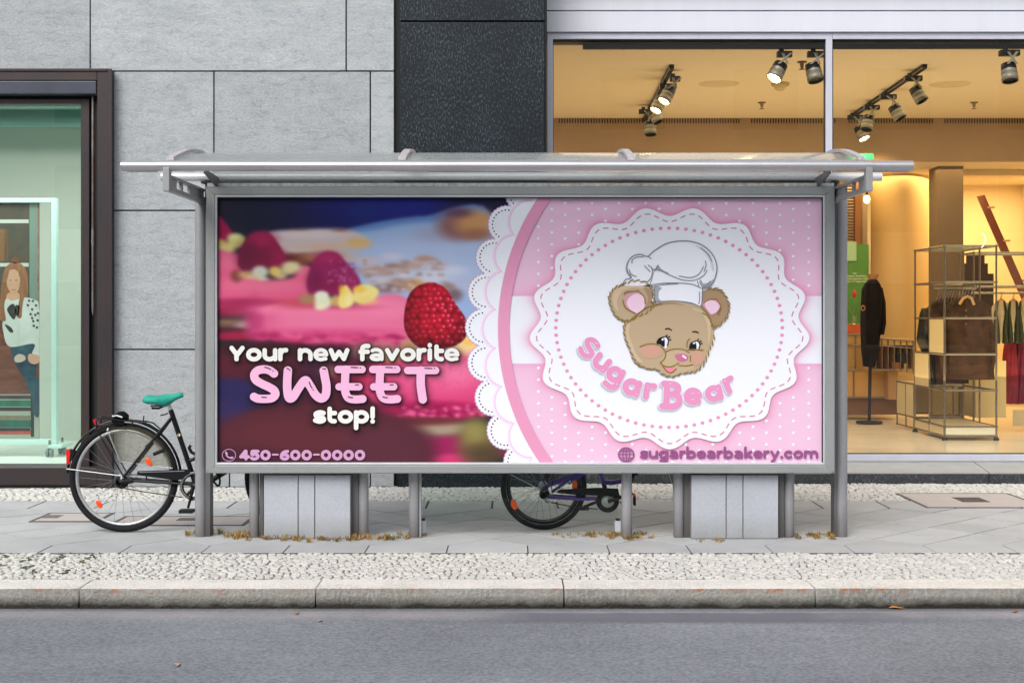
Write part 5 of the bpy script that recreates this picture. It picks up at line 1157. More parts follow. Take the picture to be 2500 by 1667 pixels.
INK = {'white':pr('ink_white',(234,237,248)),'pinkband':pr('ink_pink_band',(224,152,188)),'dot':pr('ink_dot_white',(232,236,246)),'rose':pr('ink_rose',(222,148,188)),'stitch':pr('ink_stitch',(208,120,152)),
 'hole':pr('ink_hole',(70,30,52)),'txt':pr('ink_offwhite',(230,230,228)),'sweet':pr('ink_sweet',(234,180,216)),'mark':pr('ink_mark',(66,22,44)),'phone':pr('ink_phone',(202,156,196)),'url':pr('ink_url',(150,82,136)),
 'tan':pr('ink_tan',(186,164,136)),'tand':pr('ink_tan_dark',(164,138,110)),'tanl':pr('ink_tan_light',(204,180,152)),'olive':pr('ink_olive',(138,114,44)),'ear':pr('ink_ear',(232,200,222)),'ear2':pr('ink_ear_shade',(206,150,170)),
 'grey':pr('ink_grey',(122,128,140)),'greyf':pr('ink_grey_fill',(160,166,178)),'blk':pr('ink_black',(20,22,30)),'blush':pr('ink_blush',(204,156,138)),'blush2':pr('ink_blush_edge',(196,160,137)),'nose':pr('ink_nose',(198,112,152)),'tongue':pr('ink_tongue',(232,134,158)),
 'lsh':pr('ink_letter_shadow',(178,186,200)),'lsh2':pr('ink_letter_shadow_soft',(206,212,224)),'shade':pr('ink_doily_shade',(236,200,234)),'shade2':pr('ink_doily_shade_soft',(236,222,243)),'rose2':pr('ink_rose_logo',(224,148,192)),'dsh':pr('ink_text_shadow',(62,20,36))}
# dots on the pink field
def dots(nm, pts, r, m, Y, par, rx=1.0, cell=1.0, seg=12):
    mb = MB()
    for x,y in pts:
        a = [(x+r*rx*math.cos(2*math.pi*k/seg), y+r*math.sin(2*math.pi*k/seg)) for k in range(seg)]
        a = [(min(max(u,CL[0]),CL[2]), min(max(v,CL[1]),CL[3])) for u,v in a]
        if len({(round(u,1),round(v,1)) for u,v in a}) < 5: continue
        mb.add([at(u,v,Y) for u,v in a],[tuple(range(seg))[::-1]])
    return mb.build(nm, m, par)
pts=[]
for k in range(0,22):
    x = 1314.5+32.75*k
    if k >= 20: x += 5
    off = 553.6 if k%2==0 else 553.6+14.35
    for j_ in range(-4,24):
        y = off+28.7*j_-28.7
        if not (484 < y < 1129) or x > 2007: continue
        if math.hypot(x-ccx,y-ccy) > 541: continue
        if abs(y-805) < 86: continue
        th = math.atan2(y-byc,(x-bxc)/KX)
        if math.hypot((x-bxc)/KX,y-byc) < float(badge_r(th))+5: continue
        pts.append((x,y))
dots('polka_dots', pts, 3.5, INK['dot'], LY[0], po, 1.12)
# doily
A0 = math.pi
def lobes(c, r, step, n, off): return [(ccx+c*math.cos(A0+math.radians(step*k+off)), ccy+c*math.sin(A0+math.radians(step*k+off)), r) for k in range(-n,n+1)]
def doily(nm, lb, bump, Rmin, m, Y, grow=0):
    bumps = []
    for (x,y,r) in lb:
        n_ = int(2*math.pi*r/9.2)
        for k in range(n_):
            a = 2*math.pi*k/n_; px_,py_ = x+(r-bump*.75)*math.cos(a), y+(r-bump*.75)*math.sin(a)
            if math.hypot(px_-ccx,py_-ccy) > Rmin-2: bumps.append((px_,py_))
    def fn(X,Yg):
        d = np.hypot(X-ccx,Yg-ccy)-(Rmin); d = np.maximum(d, 0*d-1e9)
        for x,y,r in lb: d = np.minimum(d, np.hypot(X-x,Yg-y)-(r-bump*.7))
        for x,y in bumps: d = np.minimum(d, np.hypot(X-x,Yg-y)-bump)
        d = np.maximum(d-grow, 560-np.hypot(X-ccx,Yg-ccy))
        return d
    return ink(nm, fn, (1120,483.5,1345,1129), 1.6, Y, m, po, CL)
lo_ = lobes(607,44.2,8.15,5,.35); li_ = lobes(558,49.7,9.3,4,0)
doily('doily_shadow', lo_, 5, 612, pr('ink_doily_back',(196,160,206)), LY[0], 2.0)
doily('doily', lo_, 5, 612, INK['white'], LY[1])
hp=[]
for x,y,r in lo_:
    for k in range(26):
        a = 2*math.pi*k/26; u,v = x+(r-8.5)*math.cos(a), y+(r-8.5)*math.sin(a)
        if math.hypot(u-ccx,v-ccy) > 606 and CL[1]+2<v<CL[3]-2 and all(math.hypot(u-x2,v-y2) > r2-10 or (x2,y2)==(x,y) for x2,y2,r2 in lo_): hp.append((u,v))
dots('doily_holes', hp, 2.0, INK['hole'], LY[2], po, seg=8)
doily('doily_inner_shade_soft', li_, 5, 575, INK['shade2'], LY[2]-.0004, 7.0)
doily('doily_inner_shade', li_, 5, 575, INK['shade'], LY[3], 3.2)
doily('doily_inner', li_, 5, 575, INK['white'], LY[4])
ink('pink_band', lambda X,Yg: np.maximum(np.hypot(X-ccx,Yg-ccy)-573.5, 545.5-np.hypot(X-ccx,Yg-ccy)), (1200,483.5,1400,1129), 3, LY[5], INK['pinkband'], po, CL)
# badge
def bfn(grow): return lambda X,Yg: np.hypot((X-bxc)/KX,Yg-byc)-badge_r(np.arctan2(Yg-byc,(X-bxc)/KX))-grow
badge = ink('badge', bfn(0), (1285,495,1990,1110), 3, LY[5], INK['white'], po, CL)
th = np.linspace(0,2*math.pi,1600); rs_ = badge_r(th)-14; sx = bxc+rs_*np.cos(th)*KX; sy_ = byc+rs_*np.sin(th)
cum = np.concatenate([[0],np.cumsum(np.hypot(np.diff(sx),np.diff(sy_)))]); tot = cum[-1]; nd = int(tot/23)
mb = MB()
for k in range(nd):
    s0 = k*tot/nd; ss = np.linspace(s0,s0+13.5,6); X_ = np.interp(ss,cum,sx); Y_ = np.interp(ss,cum,sy_); vs=[]
    for i in range(6):
        j0,j1 = max(i-1,0),min(i+1,5); tx,ty = X_[j1]-X_[j0],Y_[j1]-Y_[j0]; l=math.hypot(tx,ty); nx_,ny_=-ty/l*1.35,tx/l*1.35
        vs += [at(X_[i]+nx_,Y_[i]+ny_,LY[6]),at(X_[i]-nx_,Y_[i]-ny_,LY[6])]
    mb.add(vs,[(2*i,2*i+1,2*i+3,2*i+2) for i in range(5)])
mb.build('stitching', INK['stitch'], po)
dots('dotted_ring', [(1633.5+276.5*math.cos(2*math.pi*k/84), 800+243*math.sin(2*math.pi*k/84)) for k in range(84)], 4.3, INK['rose'], LY[6], po, 1.1)
# left lettering
def line(nm, text, x0, x1, base, xh, m, rad=None, shadow=True):
    l = layout(text, x0, x1, base, xh, rad)
    return strokes(nm, l, LY[7], m, po, 1.2, 0, CL)
kx = 3.675
line('lettering','Your new favorite', 559.5, 1122, 882, 32.6, INK['txt'])
line('lettering','stop!', 763.5, 917.5, 1033.5, 32.6, INK['txt'])
l = C5(SW_); strokes('lettering', l, LY[7], INK['sweet'], po, 1.2)
mk = [([(465,280),(495,288),(518,300)],5),([(537,314),(538,314)],6),([(437,547),(460,551),(480,550)],5),([(663,291),(680,297)],5),([(689,307),(690,307)],6),([(985,292),(1010,297)],5),([(863,415),(875,445),(890,468)],5),([(899,484),(900,484)],6),([(1900,289),(1965,292)],5),([(1988,291),(1989,291)],6)]
for o in (0,311): mk += [([(1238+o,281),(1298+o,284)],5),([(1321+o,286),(1322+o,286)],6),([(1278+o,438),(1306+o,438)],5),([(1214+o,545),(1230+o,551),(1254+o,553)],5)]
strokes('letter_glints', C5(mk), LY[8], INK['mark'], po, .9)
# phone line
strokes('phone_number', layout('450-600-0000', 583.5, 893, 1123.3, 20.6, .185), LY[7], INK['phone'], po, 1.0)
pi_ = C5([(arc(143,1068,60,53,0,360,40),2.6)]); strokes('phone_icon', pi_, LY[7], INK['phone'], po, .8)
strokes('phone_icon', C5([(sp([(118,1046),(122,1070),(142,1088),(172,1092)]),6),([(116,1044),(124,1056)],9),([(158,1092),(174,1090)],9)]), LY[7]-.0003, INK['phone'], po, .8)
# web line
def C2(lst): return C5(lst, 2.376, 1280, 480)
strokes('web_address', layout('sugarbearbakery.com', 1561.5, 1999, 1119.5, 20.8, .158), LY[8], INK['url'], po, 1.0, 0, CL)
gl = [(arc(591,1495,44,39,0,360,40),4),(arc(591,1495,20,39,0,360,30),3),([(591,1456),(591,1534)],3),([(548,1495),(634,1495)],3),([(556,1476),(626,1476)],2.6),([(556,1514),(626,1514)],2.6)]
strokes('globe_icon', C2(gl), LY[8], INK['url'], po, .8)
# curved name
def C3(p): p = np.array(p,float); return np.column_stack([1380+p[:,0]/3.408, 560+p[:,1]/3.408])
nm = [('S',197,985,36,112,1.25),('u',300,1108,36,122,1),('g',400,1235,26,122,1.0),('A',552,1312,17,128,1),('r',704,1346,10,128,1),('B',882,1380,3,138,1.25),('e',1062,1388,-2,130,1),('A',1236,1364,-12,122,1),('r',1370,1292,-25,124,1)]
L1 = []
for ch,cx_,cy_,rot,xh,hh in nm:
    xh *= 1.12; adv, ss = glyph(ch); allp = np.vstack(ss); mid = (allp.min(0)+allp.max(0))/2; a = R(rot)
    for s_ in ss:
        if len(s_) < 4: dn = s_
        else: dn = s_
        u = (dn[:,0]-mid[0])*xh; v = -(dn[:,1]-mid[1])*xh
        L1.append((C3(np.column_stack([cx_+u*math.cos(a)-v*math.sin(a), cy_+u*math.sin(a)+v*math.cos(a)])), .178*xh/3.408*(.86 if ch in 'e' else 1)))
strokes('name_shadow', [(p+np.array([-2.6,4.0]),r) for p,r in L1], LY[6]-.0004, INK['lsh2'], po, 1.4, 2.6)
strokes('name_shadow', [(p+np.array([-2.4,3.0]),r) for p,r in L1], LY[7], INK['lsh'], po, 1.4, .8)
strokes('name_outline', L1, LY[8], INK['white'], po, 1.2, 1.5)
strokes('name_lettering', L1, LY[9], INK['rose2'], po, 1.1, 0)
gls = []
for p,r in L1[::2]:
    q_ = p[min(2,len(p)-1)]; gls.append((np.array([q_+np.array([-1.5,-1.2]), q_+np.array([1.8,-.6])]), .7))
strokes('name_glints', gls, LY[10], INK['white'], po, .8)
# bear in a chef's hat
def shp(nm, pts, m, l, closed=True, cell=1.5): p = C3(spline(pts, closed)); return ink(nm, lambda X,Yg: sd_poly(X,Yg,p), bbx([p],2), cell, LY[int(l)]-.0012*(l-int(l)), m, badge)
def lns(nm, lst, m, l): return strokes(nm, [(C3(spline(p, n=4) if len(p)>2 else p), r/3.408) for p,r in lst], LY[l], m, badge, 1.0)
head = [(520,760),(590,695),(700,628),(850,600),(1000,612),(1130,652),(1205,735),(1238,830),(1228,920),(1205,985),(1178,1050),(1148,1115),(1100,1168),(1040,1188),(960,1200),(890,1222),(820,1205),(762,1162),(700,1158),(630,1132),(575,1082),(545,1005),(512,930),(492,850),(498,795)]
earl = [(480,462),(570,432),(680,450),(720,520),(735,610),(690,680),(600,720),(520,755),(440,732),(388,650),(372,560),(410,492)]
earr = [(1120,540),(1195,496),(1290,512),(1350,590),(1358,680),(1318,762),(1240,808),(1200,730),(1130,660)]
hat = [(478,462),(500,420),(550,402),(516,345),(520,280),(560,226),(625,208),(685,226),(740,180),(840,120),(960,97),(1080,108),(1180,160),(1243,240),(1262,330),(1240,420),(1200,475),(1142,492),(1135,560),(1125,640),(1050,612),(900,595),(730,607),(742,500),(700,465),(600,470)]
off = lambda P_,dx,dy: [(x+dx,y+dy) for x,y in P_]
shp('bear_shadow', off(head,-14,16), INK['lsh'], 6); shp('bear_shadow', off(earl,-14,16), INK['lsh'], 6); shp('hat_shadow', off(hat,-12,10), INK['lsh'], 7)
def fur(P_, k0, n_, ln=34, out=.35, r=5, rngk=(0,1)):
    c = spline(P_, True, 10); N_ = len(c); cen = c.mean(0); o=[]
    for i in range(n_):
        f = rngk[0]+(rngk[1]-rngk[0])*i/n_; j0 = int(f*N_)%N_; a = c[j0]; b = c[(j0+3)%N_]; t_ = (b-a)/np.linalg.norm(b-a); nn = a-cen; nn/=np.linalg.norm(nn)
        l_ = ln*(.8+.5*rng.random()); p0 = a-nn*3; p1 = a+t_*l_*.5+nn*l_*.16; p2 = a+t_*l_+nn*l_*out; o.append(([tuple(p0),tuple(p1),tuple(p2)],r))
    return o
shp('ear', earl, INK['tan'], 7); shp('ear', earr, INK['tand'], 7)
shp('hat', hat, INK['white'], 8)
shp('hat_shade', [(742,478),(800,486),(778,520),(778,575),(795,592),(735,600),(745,540)], INK['greyf'], 9); shp('hat_shade', [(770,295),(800,330),(870,370),(800,352),(745,350),(722,430),(700,462),(720,400),(735,350)], INK['greyf'], 9); shp('hat_shade', [(1130,420),(1150,450),(1200,440),(1235,410),(1200,470),(1145,485),(1115,440)], INK['greyf'], 9); shp('hat_shade',[(1075,128),(1180,185),(1225,265),(1238,330),(1225,350),(1205,270),(1160,195)],pr('ink_pale_grey',(205,210,222)),9)
lns('hat_line', [(hat[:18]+[(1142,492)],4.5),([(1142,492),(1140,560),(1125,640),(1050,612),(900,595),(730,605)],4),([(715,462),(820,448),(950,446),(1060,458),(1128,488)],4),([(720,478),(820,460),(940,452)],3.5),([(690,225),(715,245)],4),([(780,335),(880,385),(980,422),(1080,422),(1150,385),(1180,340)],4),([(948,388),(1040,402),(1110,375),(1150,310)],4),([(1165,262),(1172,300),(1155,350)],4),([(1128,152),(1190,210),(1222,268)],3.5),([(660,303),(705,352)],4),([(690,298),(725,330),(715,400),(680,440)],4),([(720,330),(755,335),(772,300)],4),([(555,280),(560,250),(600,230),(650,230)],4),([(530,335),(550,375),(590,392)],4),([(740,492),(745,540),(738,600)],4),([(1115,520),(1118,580),(1110,620)],3.5),([(1100,430),(1110,470)],3.5),([(1205,430),(1170,470),(1140,480)],3.5)], INK['grey'], 10)
shp('head', head, INK['tan'], 9)
shp('head_shade', [(600,725),(650,680),(760,640),(880,622),(1000,632),(880,606),(760,615),(650,655)], INK['tand'], 10)
shp('muzzle', [(800,1100),(838,1030),(900,998),(985,1000),(1035,1030),(1075,1110),(1060,1160),(960,1196),(890,1216),(835,1180)], pr('ink_tan_mid',(194,172,143)), 10.2); shp('fur_light', [(512,800),(540,780),(530,860),(560,960),(600,1050),(650,1110),(600,1090),(550,1010),(520,930),(502,860)], INK['tanl'], 10.4); shp('fur_light', [(1140,690),(1180,720),(1210,800),(1205,900),(1190,960),(1188,880),(1180,790)], INK['tanl'], 10.4); shp('fur_light', [(1065,655),(1100,660),(1140,680),(1130,690),(1090,676),(1060,668)], INK['tanl'], 10.4); shp('fur_light', [(400,520),(450,480),(540,450),(640,462),(670,490),(560,490),(470,520),(430,600),(440,680),(400,620)], INK['tanl'], 7.4); shp('fur_shade', [(655,480),(700,500),(722,560),(712,620),(680,640),(690,570),(670,520)], INK['tand'], 7.7)
shp('ear_inner', [(500,560),(560,520),(640,530),(672,600),(660,660),(600,695),(540,680),(500,640)], INK['ear2'], 10); shp('ear_inner_pink', [(530,570),(590,535),(650,560),(664,610),(650,665),(600,697),(545,670),(514,620)], INK['ear'], 11)
shp('ear_inner', [(1140,620),(1170,585),(1230,578),(1285,600),(1290,650),(1260,690),(1215,712),(1180,680)], INK['ear2'], 10); shp('ear_inner_pink', [(1160,625),(1190,594),(1230,590),(1270,615),(1280,650),(1255,690),(1215,704),(1185,670)], INK['ear'], 11)
for c_ in ((715,1012,98,62),(1096,1068,58,62)):
    for f_,l_,i_ in ((1,10.6,'blush2'),(.72,10.85,'blush')):
        p = [(c_[0]+c_[2]*f_*math.cos(a),c_[1]+c_[3]*f_*math.sin(a)) for a in [k*math.pi/8 for k in range(16)]]; shp('cheek', p, INK[i_], l_)
shp('eye_white', [(770,950),(790,905),(830,892),(855,915),(852,955),(838,988),(800,968)], INK['white'], 10,cell=1); shp('eye', [(758,945),(775,908),(805,897),(826,915),(828,950),(822,978),(790,960)], INK['blk'], 11,cell=1)
shp('eye_white', [(1045,985),(1060,940),(1095,928),(1118,950),(1118,985),(1100,1002),(1060,1002)], INK['white'], 10,cell=1); shp('eye', [(1030,985),(1042,945),(1070,932),(1088,950),(1092,985),(1080,1004),(1040,1004)], INK['blk'], 11,cell=1)
lns('eye_glint', [([(810,915),(811,915)],9),([(1070,945),(1071,945)],9)], INK['white'], 12)
lns('lashes', [([(790,905),(835,892),(858,925),(850,965)],4.5),([(835,892),(848,878)],4.5),([(848,900),(870,893)],4.5),([(856,915),(880,918)],4.5),([(1060,940),(1098,926),(1120,955),(1112,990)],4.5),([(1098,926),(1110,912)],4.5),([(1110,938),(1132,928)],4.5),([(1118,950),(1140,948)],4.5),([(835,828),(858,824),(884,838)],5),([(1060,852),(1085,850),(1107,860)],5)], INK['blk'], 12)
shp('mouth', [(822,1140),(880,1152),(945,1130),(925,1158),(880,1192),(845,1175)], INK['blk'], 10,cell=1); shp('tongue', [(832,1148),(870,1150),(905,1150),(908,1168),(882,1188),(850,1175)], INK['tongue'], 11,cell=1)
shp('nose', [(910,1050),(940,1035),(990,1036),(1024,1052),(1018,1085),(985,1102),(950,1098),(925,1078)], INK['nose'], 11,cell=1)
lns('nose_glint', [([(980,1052),(1002,1068)],8)], INK['white'], 12)
lns('fur_lines', fur(head,0,26,36,.30,5,(.30,.98))+fur(earl,0,24,38,.25)+fur(earr,0,16,38,.25,5,(.1,.85))+[([(622,975),(690,953),(760,956),(810,988),(836,1030),(825,1075),(790,1110)],4.5),([(840,1015),(900,996),(980,998),(1030,1026)],4.5),([(790,1110),(830,1138),(890,1140),(945,1110)],4.5),([(945,1130),(1000,1135),(1062,1124)],4.5),([(800,1112),(838,1172),(880,1193),(925,1158)],4.5),([(1020,1000),(1080,998),(1146,1003)],4.5),([(1012,980),(1015,935),(1035,910)],4.5),([(1040,1050),(1042,1100)],4.5),([(550,745),(620,690),(700,640),(800,618)],4.5),([(1135,650),(1200,730),(1232,830)],4.5),([(1085,590),(1085,590.5)],.5),([(490,540),(510,520),(600,515)],4.5),([(600,505),(655,560),(665,620)],4.5),([(480,590),(500,650),(580,695)],4.5),([(1150,610),(1190,585),(1260,580)],4.5),([(1265,590),(1295,640),(1270,710)],4.5)], INK['olive'], 12)
#%%BIKES
# ------------------------------------------------------------------ bicycles
rubber = mat('tyre_rubber',(19,21,25),.75,var=.15,scale=30,spec=.3); rimm = mat('rim_alloy',(190,192,194),.3,metal=.6); spk = mat('spoke_steel',(150,152,152),.3,metal=.7)
blackp = mat('black_paint',(11,12,15),.35,spec=.35,coat=.15); blackpl = mat('black_plastic',(15,16,18),.6,spec=.3); silver = mat('stay_silver',(186,188,192),.3,metal=.6); orange = mat('reflector_orange',(232,72,8),.25,emit=(1,.16,.0),es=.12)
red = mat('lamp_red',(205,28,26),.25,emit=(.8,.03,.02),es=.06); teal = mat('teal_cover',(38,172,148),.6,c2=(30,150,130),scale=14,bump=.5,bscale=40); purple = mat('purple_paint',(84,40,160),.3,coat=.5)
def wheel(name, c, r, parent, tr=.021, rimc=rimm, n=28, rimw=.011):
    c = Vector(c); m_ = MB(); N_=56
    ring = lambda rr,yo=0: [c+Vector((rr*math.cos(a),yo,rr*math.sin(a))) for a in [2*math.pi*k/N_ for k in range(N_)]]
    m_.tube(ring(r-tr),tr,12,closed=True,up=(0,1,0)); wh = m_.build(name, rubber, parent)
    m_ = MB(); m_.tube(ring(r-2*tr-rimw*.7),rimw,10,closed=True,up=(0,1,0),flat=(1.1,1)); m_.build('rim', rimc, wh)
    m_ = MB()
    for k in range(n):
        a = 2*math.pi*k/n; side = .028 if k%2 else -.028; hub_a = a+(.9 if (k//2)%2 else -.9)
        m_.tube([c+Vector((.026*math.cos(hub_a),side,.026*math.sin(hub_a))), c+Vector(((r-2*tr-rimw)*math.cos(a),0,(r-2*tr-rimw)*math.sin(a)))],.0011,4)
    m_.build('spokes', spk, wh)
    m_ = MB(); m_.lathe([(0,-.055),(.012,-.055),(.012,-.035),(.034,-.033),(.034,-.028),(.02,-.02),(.02,.02),(.034,.028),(.034,.033),(.012,.035),(.012,.055),(0,.055)], c,(0,1,0),18); m_.build('hub', silver, wh)
    return wh
def mud(name, c, r, a0, a1, parent, m, w_=.024, off=.0):
    mb = MB(); c=Vector(c); vs=[]; n=34; prof=[(-1,-.35),(-.6,.1),(0,.3),(.6,.1),(1,-.35)]
    for k in range(n+1):
        a = R(a0+(a1-a0)*k/n); rad = Vector((math.cos(a),0,math.sin(a)))
        for u,v in prof: vs.append(c+rad*(r+v*.018)+Vector((0,u*w_,0)))
    fs=[(5*k+i,5*k+i+1,5*k+i+6,5*k+i+5) for k in range(n) for i in range(4)]
    mb.add(vs,fs,True); return mb.build(name,m,parent)
YB1 = 9.36
def p1(x,y,dy=0): return at(120+x/3.734, 920+y/3.734, YB1)+Vector((0,dy,0))
bk = thing('bicycle', 'black city bicycle with turquoise saddle cover leaning behind the left end of the shelter', 'bicycle', (p1(680,925).x,YB1,0))
rw = .357; c = p1(682,925); c.z = rw; cf = p1(2280,925); cf.z = rw
wheel('rear_wheel', c, rw, bk); wheel('front_wheel', cf, rw, bk)
mud('rear_mudguard', c, rw+.018, 176, -2, bk, blackp); mud('front_mudguard', cf, rw+.016, 150, 30, bk, blackp)
bb_ = p1(1338,985)
mb = MB(); mb.tube([p1(1108,300),bb_],.017,12); mb.tube([p1(1122,365,-.02),p1(1000,520,-.045),p1(705,895,-.055)],.0085,8); mb.tube([p1(1122,365,.02),p1(1000,520,.045),p1(705,895,.055)],.0085,8)
mb.tube([p1(700,930,-.055),p1(1330,975,-.03)],.0095,8); mb.tube([p1(700,930,.055),p1(1330,975,.03)],.0095,8)
hd0, hd1 = p1(2085,290), p1(2130,470)
mb.tube([hd0,hd1],.02,12); mb.tube([bb_,p1(1500,930),p1(1800,740),p1(2122,440)],.018,12); mb.tube([p1(1262,770),p1(1320,745),p1(1700,560),p1(2105,360)],.013,10)
mb.lathe([(.022,-.04),(.022,.04)],bb_,(0,1,0),16); mb.build('frame', blackp, bk)
mb = MB()
for s_ in (-.05,.05): mb.tube([hd1+Vector((0,s_*.4,0)),p1(2170,560,s_),p1(2220,760,s_),Vector((cf.x,YB1+s_,cf.z))],.010,8)
mb.build('fork', blackp, bk)
mb = MB(); mb.tube([p1(1108,310),p1(1092,250)],.0125,12); mb.build('seat_post', silver, bk)
mb = MB(); mb.tube([p1(925,265),p1(1010,262),p1(1085,250)],.006,6); mb.tube([p1(935,285),p1(1000,285),p1(1050,262)],.008,6); mb.tube([p1(1015,350),p1(1060,340),p1(1085,330)],.005,6)
mb.build('saddle_rail', blackpl, bk)
# saddle: lofted shape
mb = MB(); prof = [(862,218,.02,.03),(875,205,.075,.055),(910,205,.095,.075),(960,210,.098,.068),(1010,213,.08,.08),(1060,215,.055,.10),(1110,200,.035,.08),(1150,182,.026,.055),(1190,168,.024,.048),(1216,165,.018,.04),(1226,168,.006,.01)]
vs=[]; seg=16
for (x,y,hw,hh) in prof:
    cc = p1(x,y)
    for k in range(seg):
        a=2*math.pi*k/seg; vs.append(cc+Vector((0,hw*math.cos(a),(hh*.42)*math.copysign(abs(math.sin(a))**.8,math.sin(a)))))
fs=[(i*seg+k,(i+1)*seg+k,(i+1)*seg+(k+1)%seg,i*seg+(k+1)%seg) for i in range(len(prof)-1) for k in range(seg)]+[tuple(range(seg)),tuple(range((len(prof)-1)*seg,len(prof)*seg))]
mb.add(vs,fs,True); mb.build('saddle', teal, bk)
# rack
mb = MB()
for s_ in (-.055,.055): mb.tube([p1(452,450,s_),p1(452,390,s_),p1(475,370,s_),p1(600,382,s_),p1(880,412,s_),p1(930,425,s_),p1(1015,487,s_*.5)],.0048,6); mb.tube([p1(452,450,s_),p1(462,485,s_),p1(690,885,s_)],.0045,6)
for x_,y_ in ((480,371),(650,388),(770,402),(880,412)): mb.tube([p1(x_,y_,-.055),p1(x_,y_,.055)],.004,6)
mb.tube([p1(878,350,-.04),p1(872,412,-.04)],.004,6); mb.tube([p1(765,402,-.04),p1(790,440,-.03)],.004,6); mb.build('luggage_rack', blackpl, bk)
mb = MB(); a=p1(413,385); b=p1(440,440); mb.tube([a,b],.011,8,flat=(2.6,.8),up=(0,1,0)); mb.build('rack_reflector', red, bk)
# stays
mb = MB(); mb.tube([p1(170,832,-.03),p1(690,893,-.06)],.0042,6); mb.build('mudguard_stay', silver, bk)
mb = MB(); mb.tube([p1(550,478,-.045),p1(655,745,-.048),p1(672,765,-.048),p1(1140,825,-.045)],.0042,6); mb.tube([p1(555,465,-.04),p1(548,485,-.045)],.007,6); mb.build('skirt_guard_stay', silver, bk)
poly = [p1(560,478),p1(600,455),p1(700,445),p1(820,455),p1(930,500),p1(1030,580),p1(1100,690),p1(1140,825),p1(672,765)]
mb = MB(); mb.prism([(v.x,v.z) for v in poly], YB1-.041, YB1-.039); mb.build('skirt_guard', glass('smoke_plastic',(.93,.92,.88),.0,.1,lin((165,160,140)),.14), bk)
# tail lamp
mb = MB(); mb.prism([(v.x,v.z) for v in (p1(165,660),p1(200,655),p1(202,700),p1(190,790),p1(168,790))], YB1-.025, YB1+.025); tl_ = mb.build('tail_light', red, bk)
mb = MB(); mb.prism([(v.x,v.z) for v in (p1(198,658),p1(245,675),p1(215,735),p1(195,770))], YB1-.022, YB1+.022); mb.build('lamp_housing', blackpl, tl_)
def reflector(x,y,p,ang,parent,L_=.028,W_=.014,o=-.02):
    cc = p(x,y,o); rt = Matrix.Rotation(ang,3,'Y'); mb = MB(); mb.blob(cc,(W_,.006,L_),14,8,rt); mb.build('reflector', orange, parent)
reflector(468,1153,p1,R(-35),bk,.030,.017,-.03); reflector(927,765,p1,R(-40),bk,.032,.017,-.055)
# chain case, crank, chain
mb = MB(); mb.prism([(v.x,v.z) for v in (p1(825,850),p1(1255,835),p1(1300,835),p1(1300,900),p1(1180,935),p1(820,885))], YB1-.055, YB1-.04); cg = mb.build('chain_guard', blackp, bk)
mb = MB(); mb.tube([p1(840,860,-.057),p1(1250,848,-.057)],.0022,5); mb.build('guard_stripe', silver, cg)
mb = MB(); mb.tube([p1(905,870,-.05),p1(905,930,-.05)],.005,6); mb.build('guard_strut', blackpl, bk)
cc = bb_+Vector((0,-.05,0)); mb = MB(); mb.lathe([(.070,-.003),(.087,-.004),(.094,0),(.087,.004),(.070,.003),(.070,-.003)],cc,(0,-1,0),40)
for k in range(5):
    a = 2*math.pi*k/5+.3; mb.tube([cc+Vector((.018*math.cos(a),0,.018*math.sin(a))),cc+Vector((.073*math.cos(a),0,.073*math.sin(a)))],.009,6)
mb.lathe([(0,.006),(.022,.006),(.022,-.006)],cc,(0,-1,0),16); cr = mb.build('chainring', blackp, bk)
mb = MB(); mb.lathe([(.080,.0055),(.083,.0055)],cc,(0,-1,0),40); mb.lathe([(.089,.0045),(.091,.004)],cc,(0,-1,0),40); mb.build('chainring_ring', silver, cr)
mb = MB(); mb.tube([bb_+Vector((0,-.07,0)),p1(1290,1180,-.075)],[.012,.008],8); mb.tube([bb_+Vector((0,.07,0)),p1(1390,790,.075)],[.012,.008],8); ck = mb.build('crank', blackpl, bk)
for (x_,y_,s_) in ((1290,1200,-.11),(1390,780,.11)):
    mb = MB(); q_ = p1(x_,y_,s_); mb.box(q_-Vector((.045,.04,.011)),q_+Vector((.045,.04,.011)),.004); mb.build('pedal', blackpl, bk)
mb = MB(); mb.tube([p1(690,1003,-.05),p1(900,1040,-.05),p1(1240,1088,-.05)],.0035,4); mb.tube([p1(690,880,-.05),p1(900,885,-.05),p1(1250,905,-.05)],.0035,4); mb.build('chain', mat('chain_steel',(70,60,55),.5,metal=.4), bk)
mb = MB(); mb.lathe([(0,-.03),(.035,-.03),(.045,-.02),(.045,.0),(.03,.02)],p1(672,950,-.035),(0,-1,0),20); mb.tube([p1(690,945,-.06),p1(790,940,-.06)],[.02,.012],10); mb.build('gear_hub', blackpl, bk)
mb = MB(); mb.tube([p1(985,580,-.04),p1(1040,590,-.04),p1(1075,650,-.04)],.005,6); mb.tube([p1(965,700,-.04),p1(1060,660,-.04)],.012,8); mb.tube([p1(890,630,-.04),p1(935,590,-.04),p1(960,570,-.04)],.004,6); mb.build('brake', blackpl, bk)
mb = MB(); lp=[p1(1455,900,-.03),p1(1500,940,-.03),p1(1545,985,-.03),p1(1565,960,-.03),p1(1558,905,-.03),p1(1535,870,-.03)]; mb.tube([tuple(v) for v in spline([tuple(v) for v in lp],n=4)],.007,8); mb.tube([p1(1300,620,-.03),p1(1285,640,-.03),p1(1305,680,-.03),p1(1340,700,-.03)],.011,8); mb.build('cable_lock', blackpl, bk)
mb = MB(); mb.tube([hd0,p1(2070,200)],.012,10); mb.tube([p1(1900,215,-.28),p1(1990,195,-.24),p1(2065,190,-.08),p1(2065,190,.08),p1(1990,195,.24),p1(1900,215,.28)],.011,10); mb.build('handlebar', silver, bk)
mb = MB(); mb.lathe([(0,-.0015),(.011,-.0015),(.011,0)],p1(1187,525,-.018),(0,-1,0),16); mb.build('frame_sticker', mat('sticker_cream',(214,200,160),.5), bk)
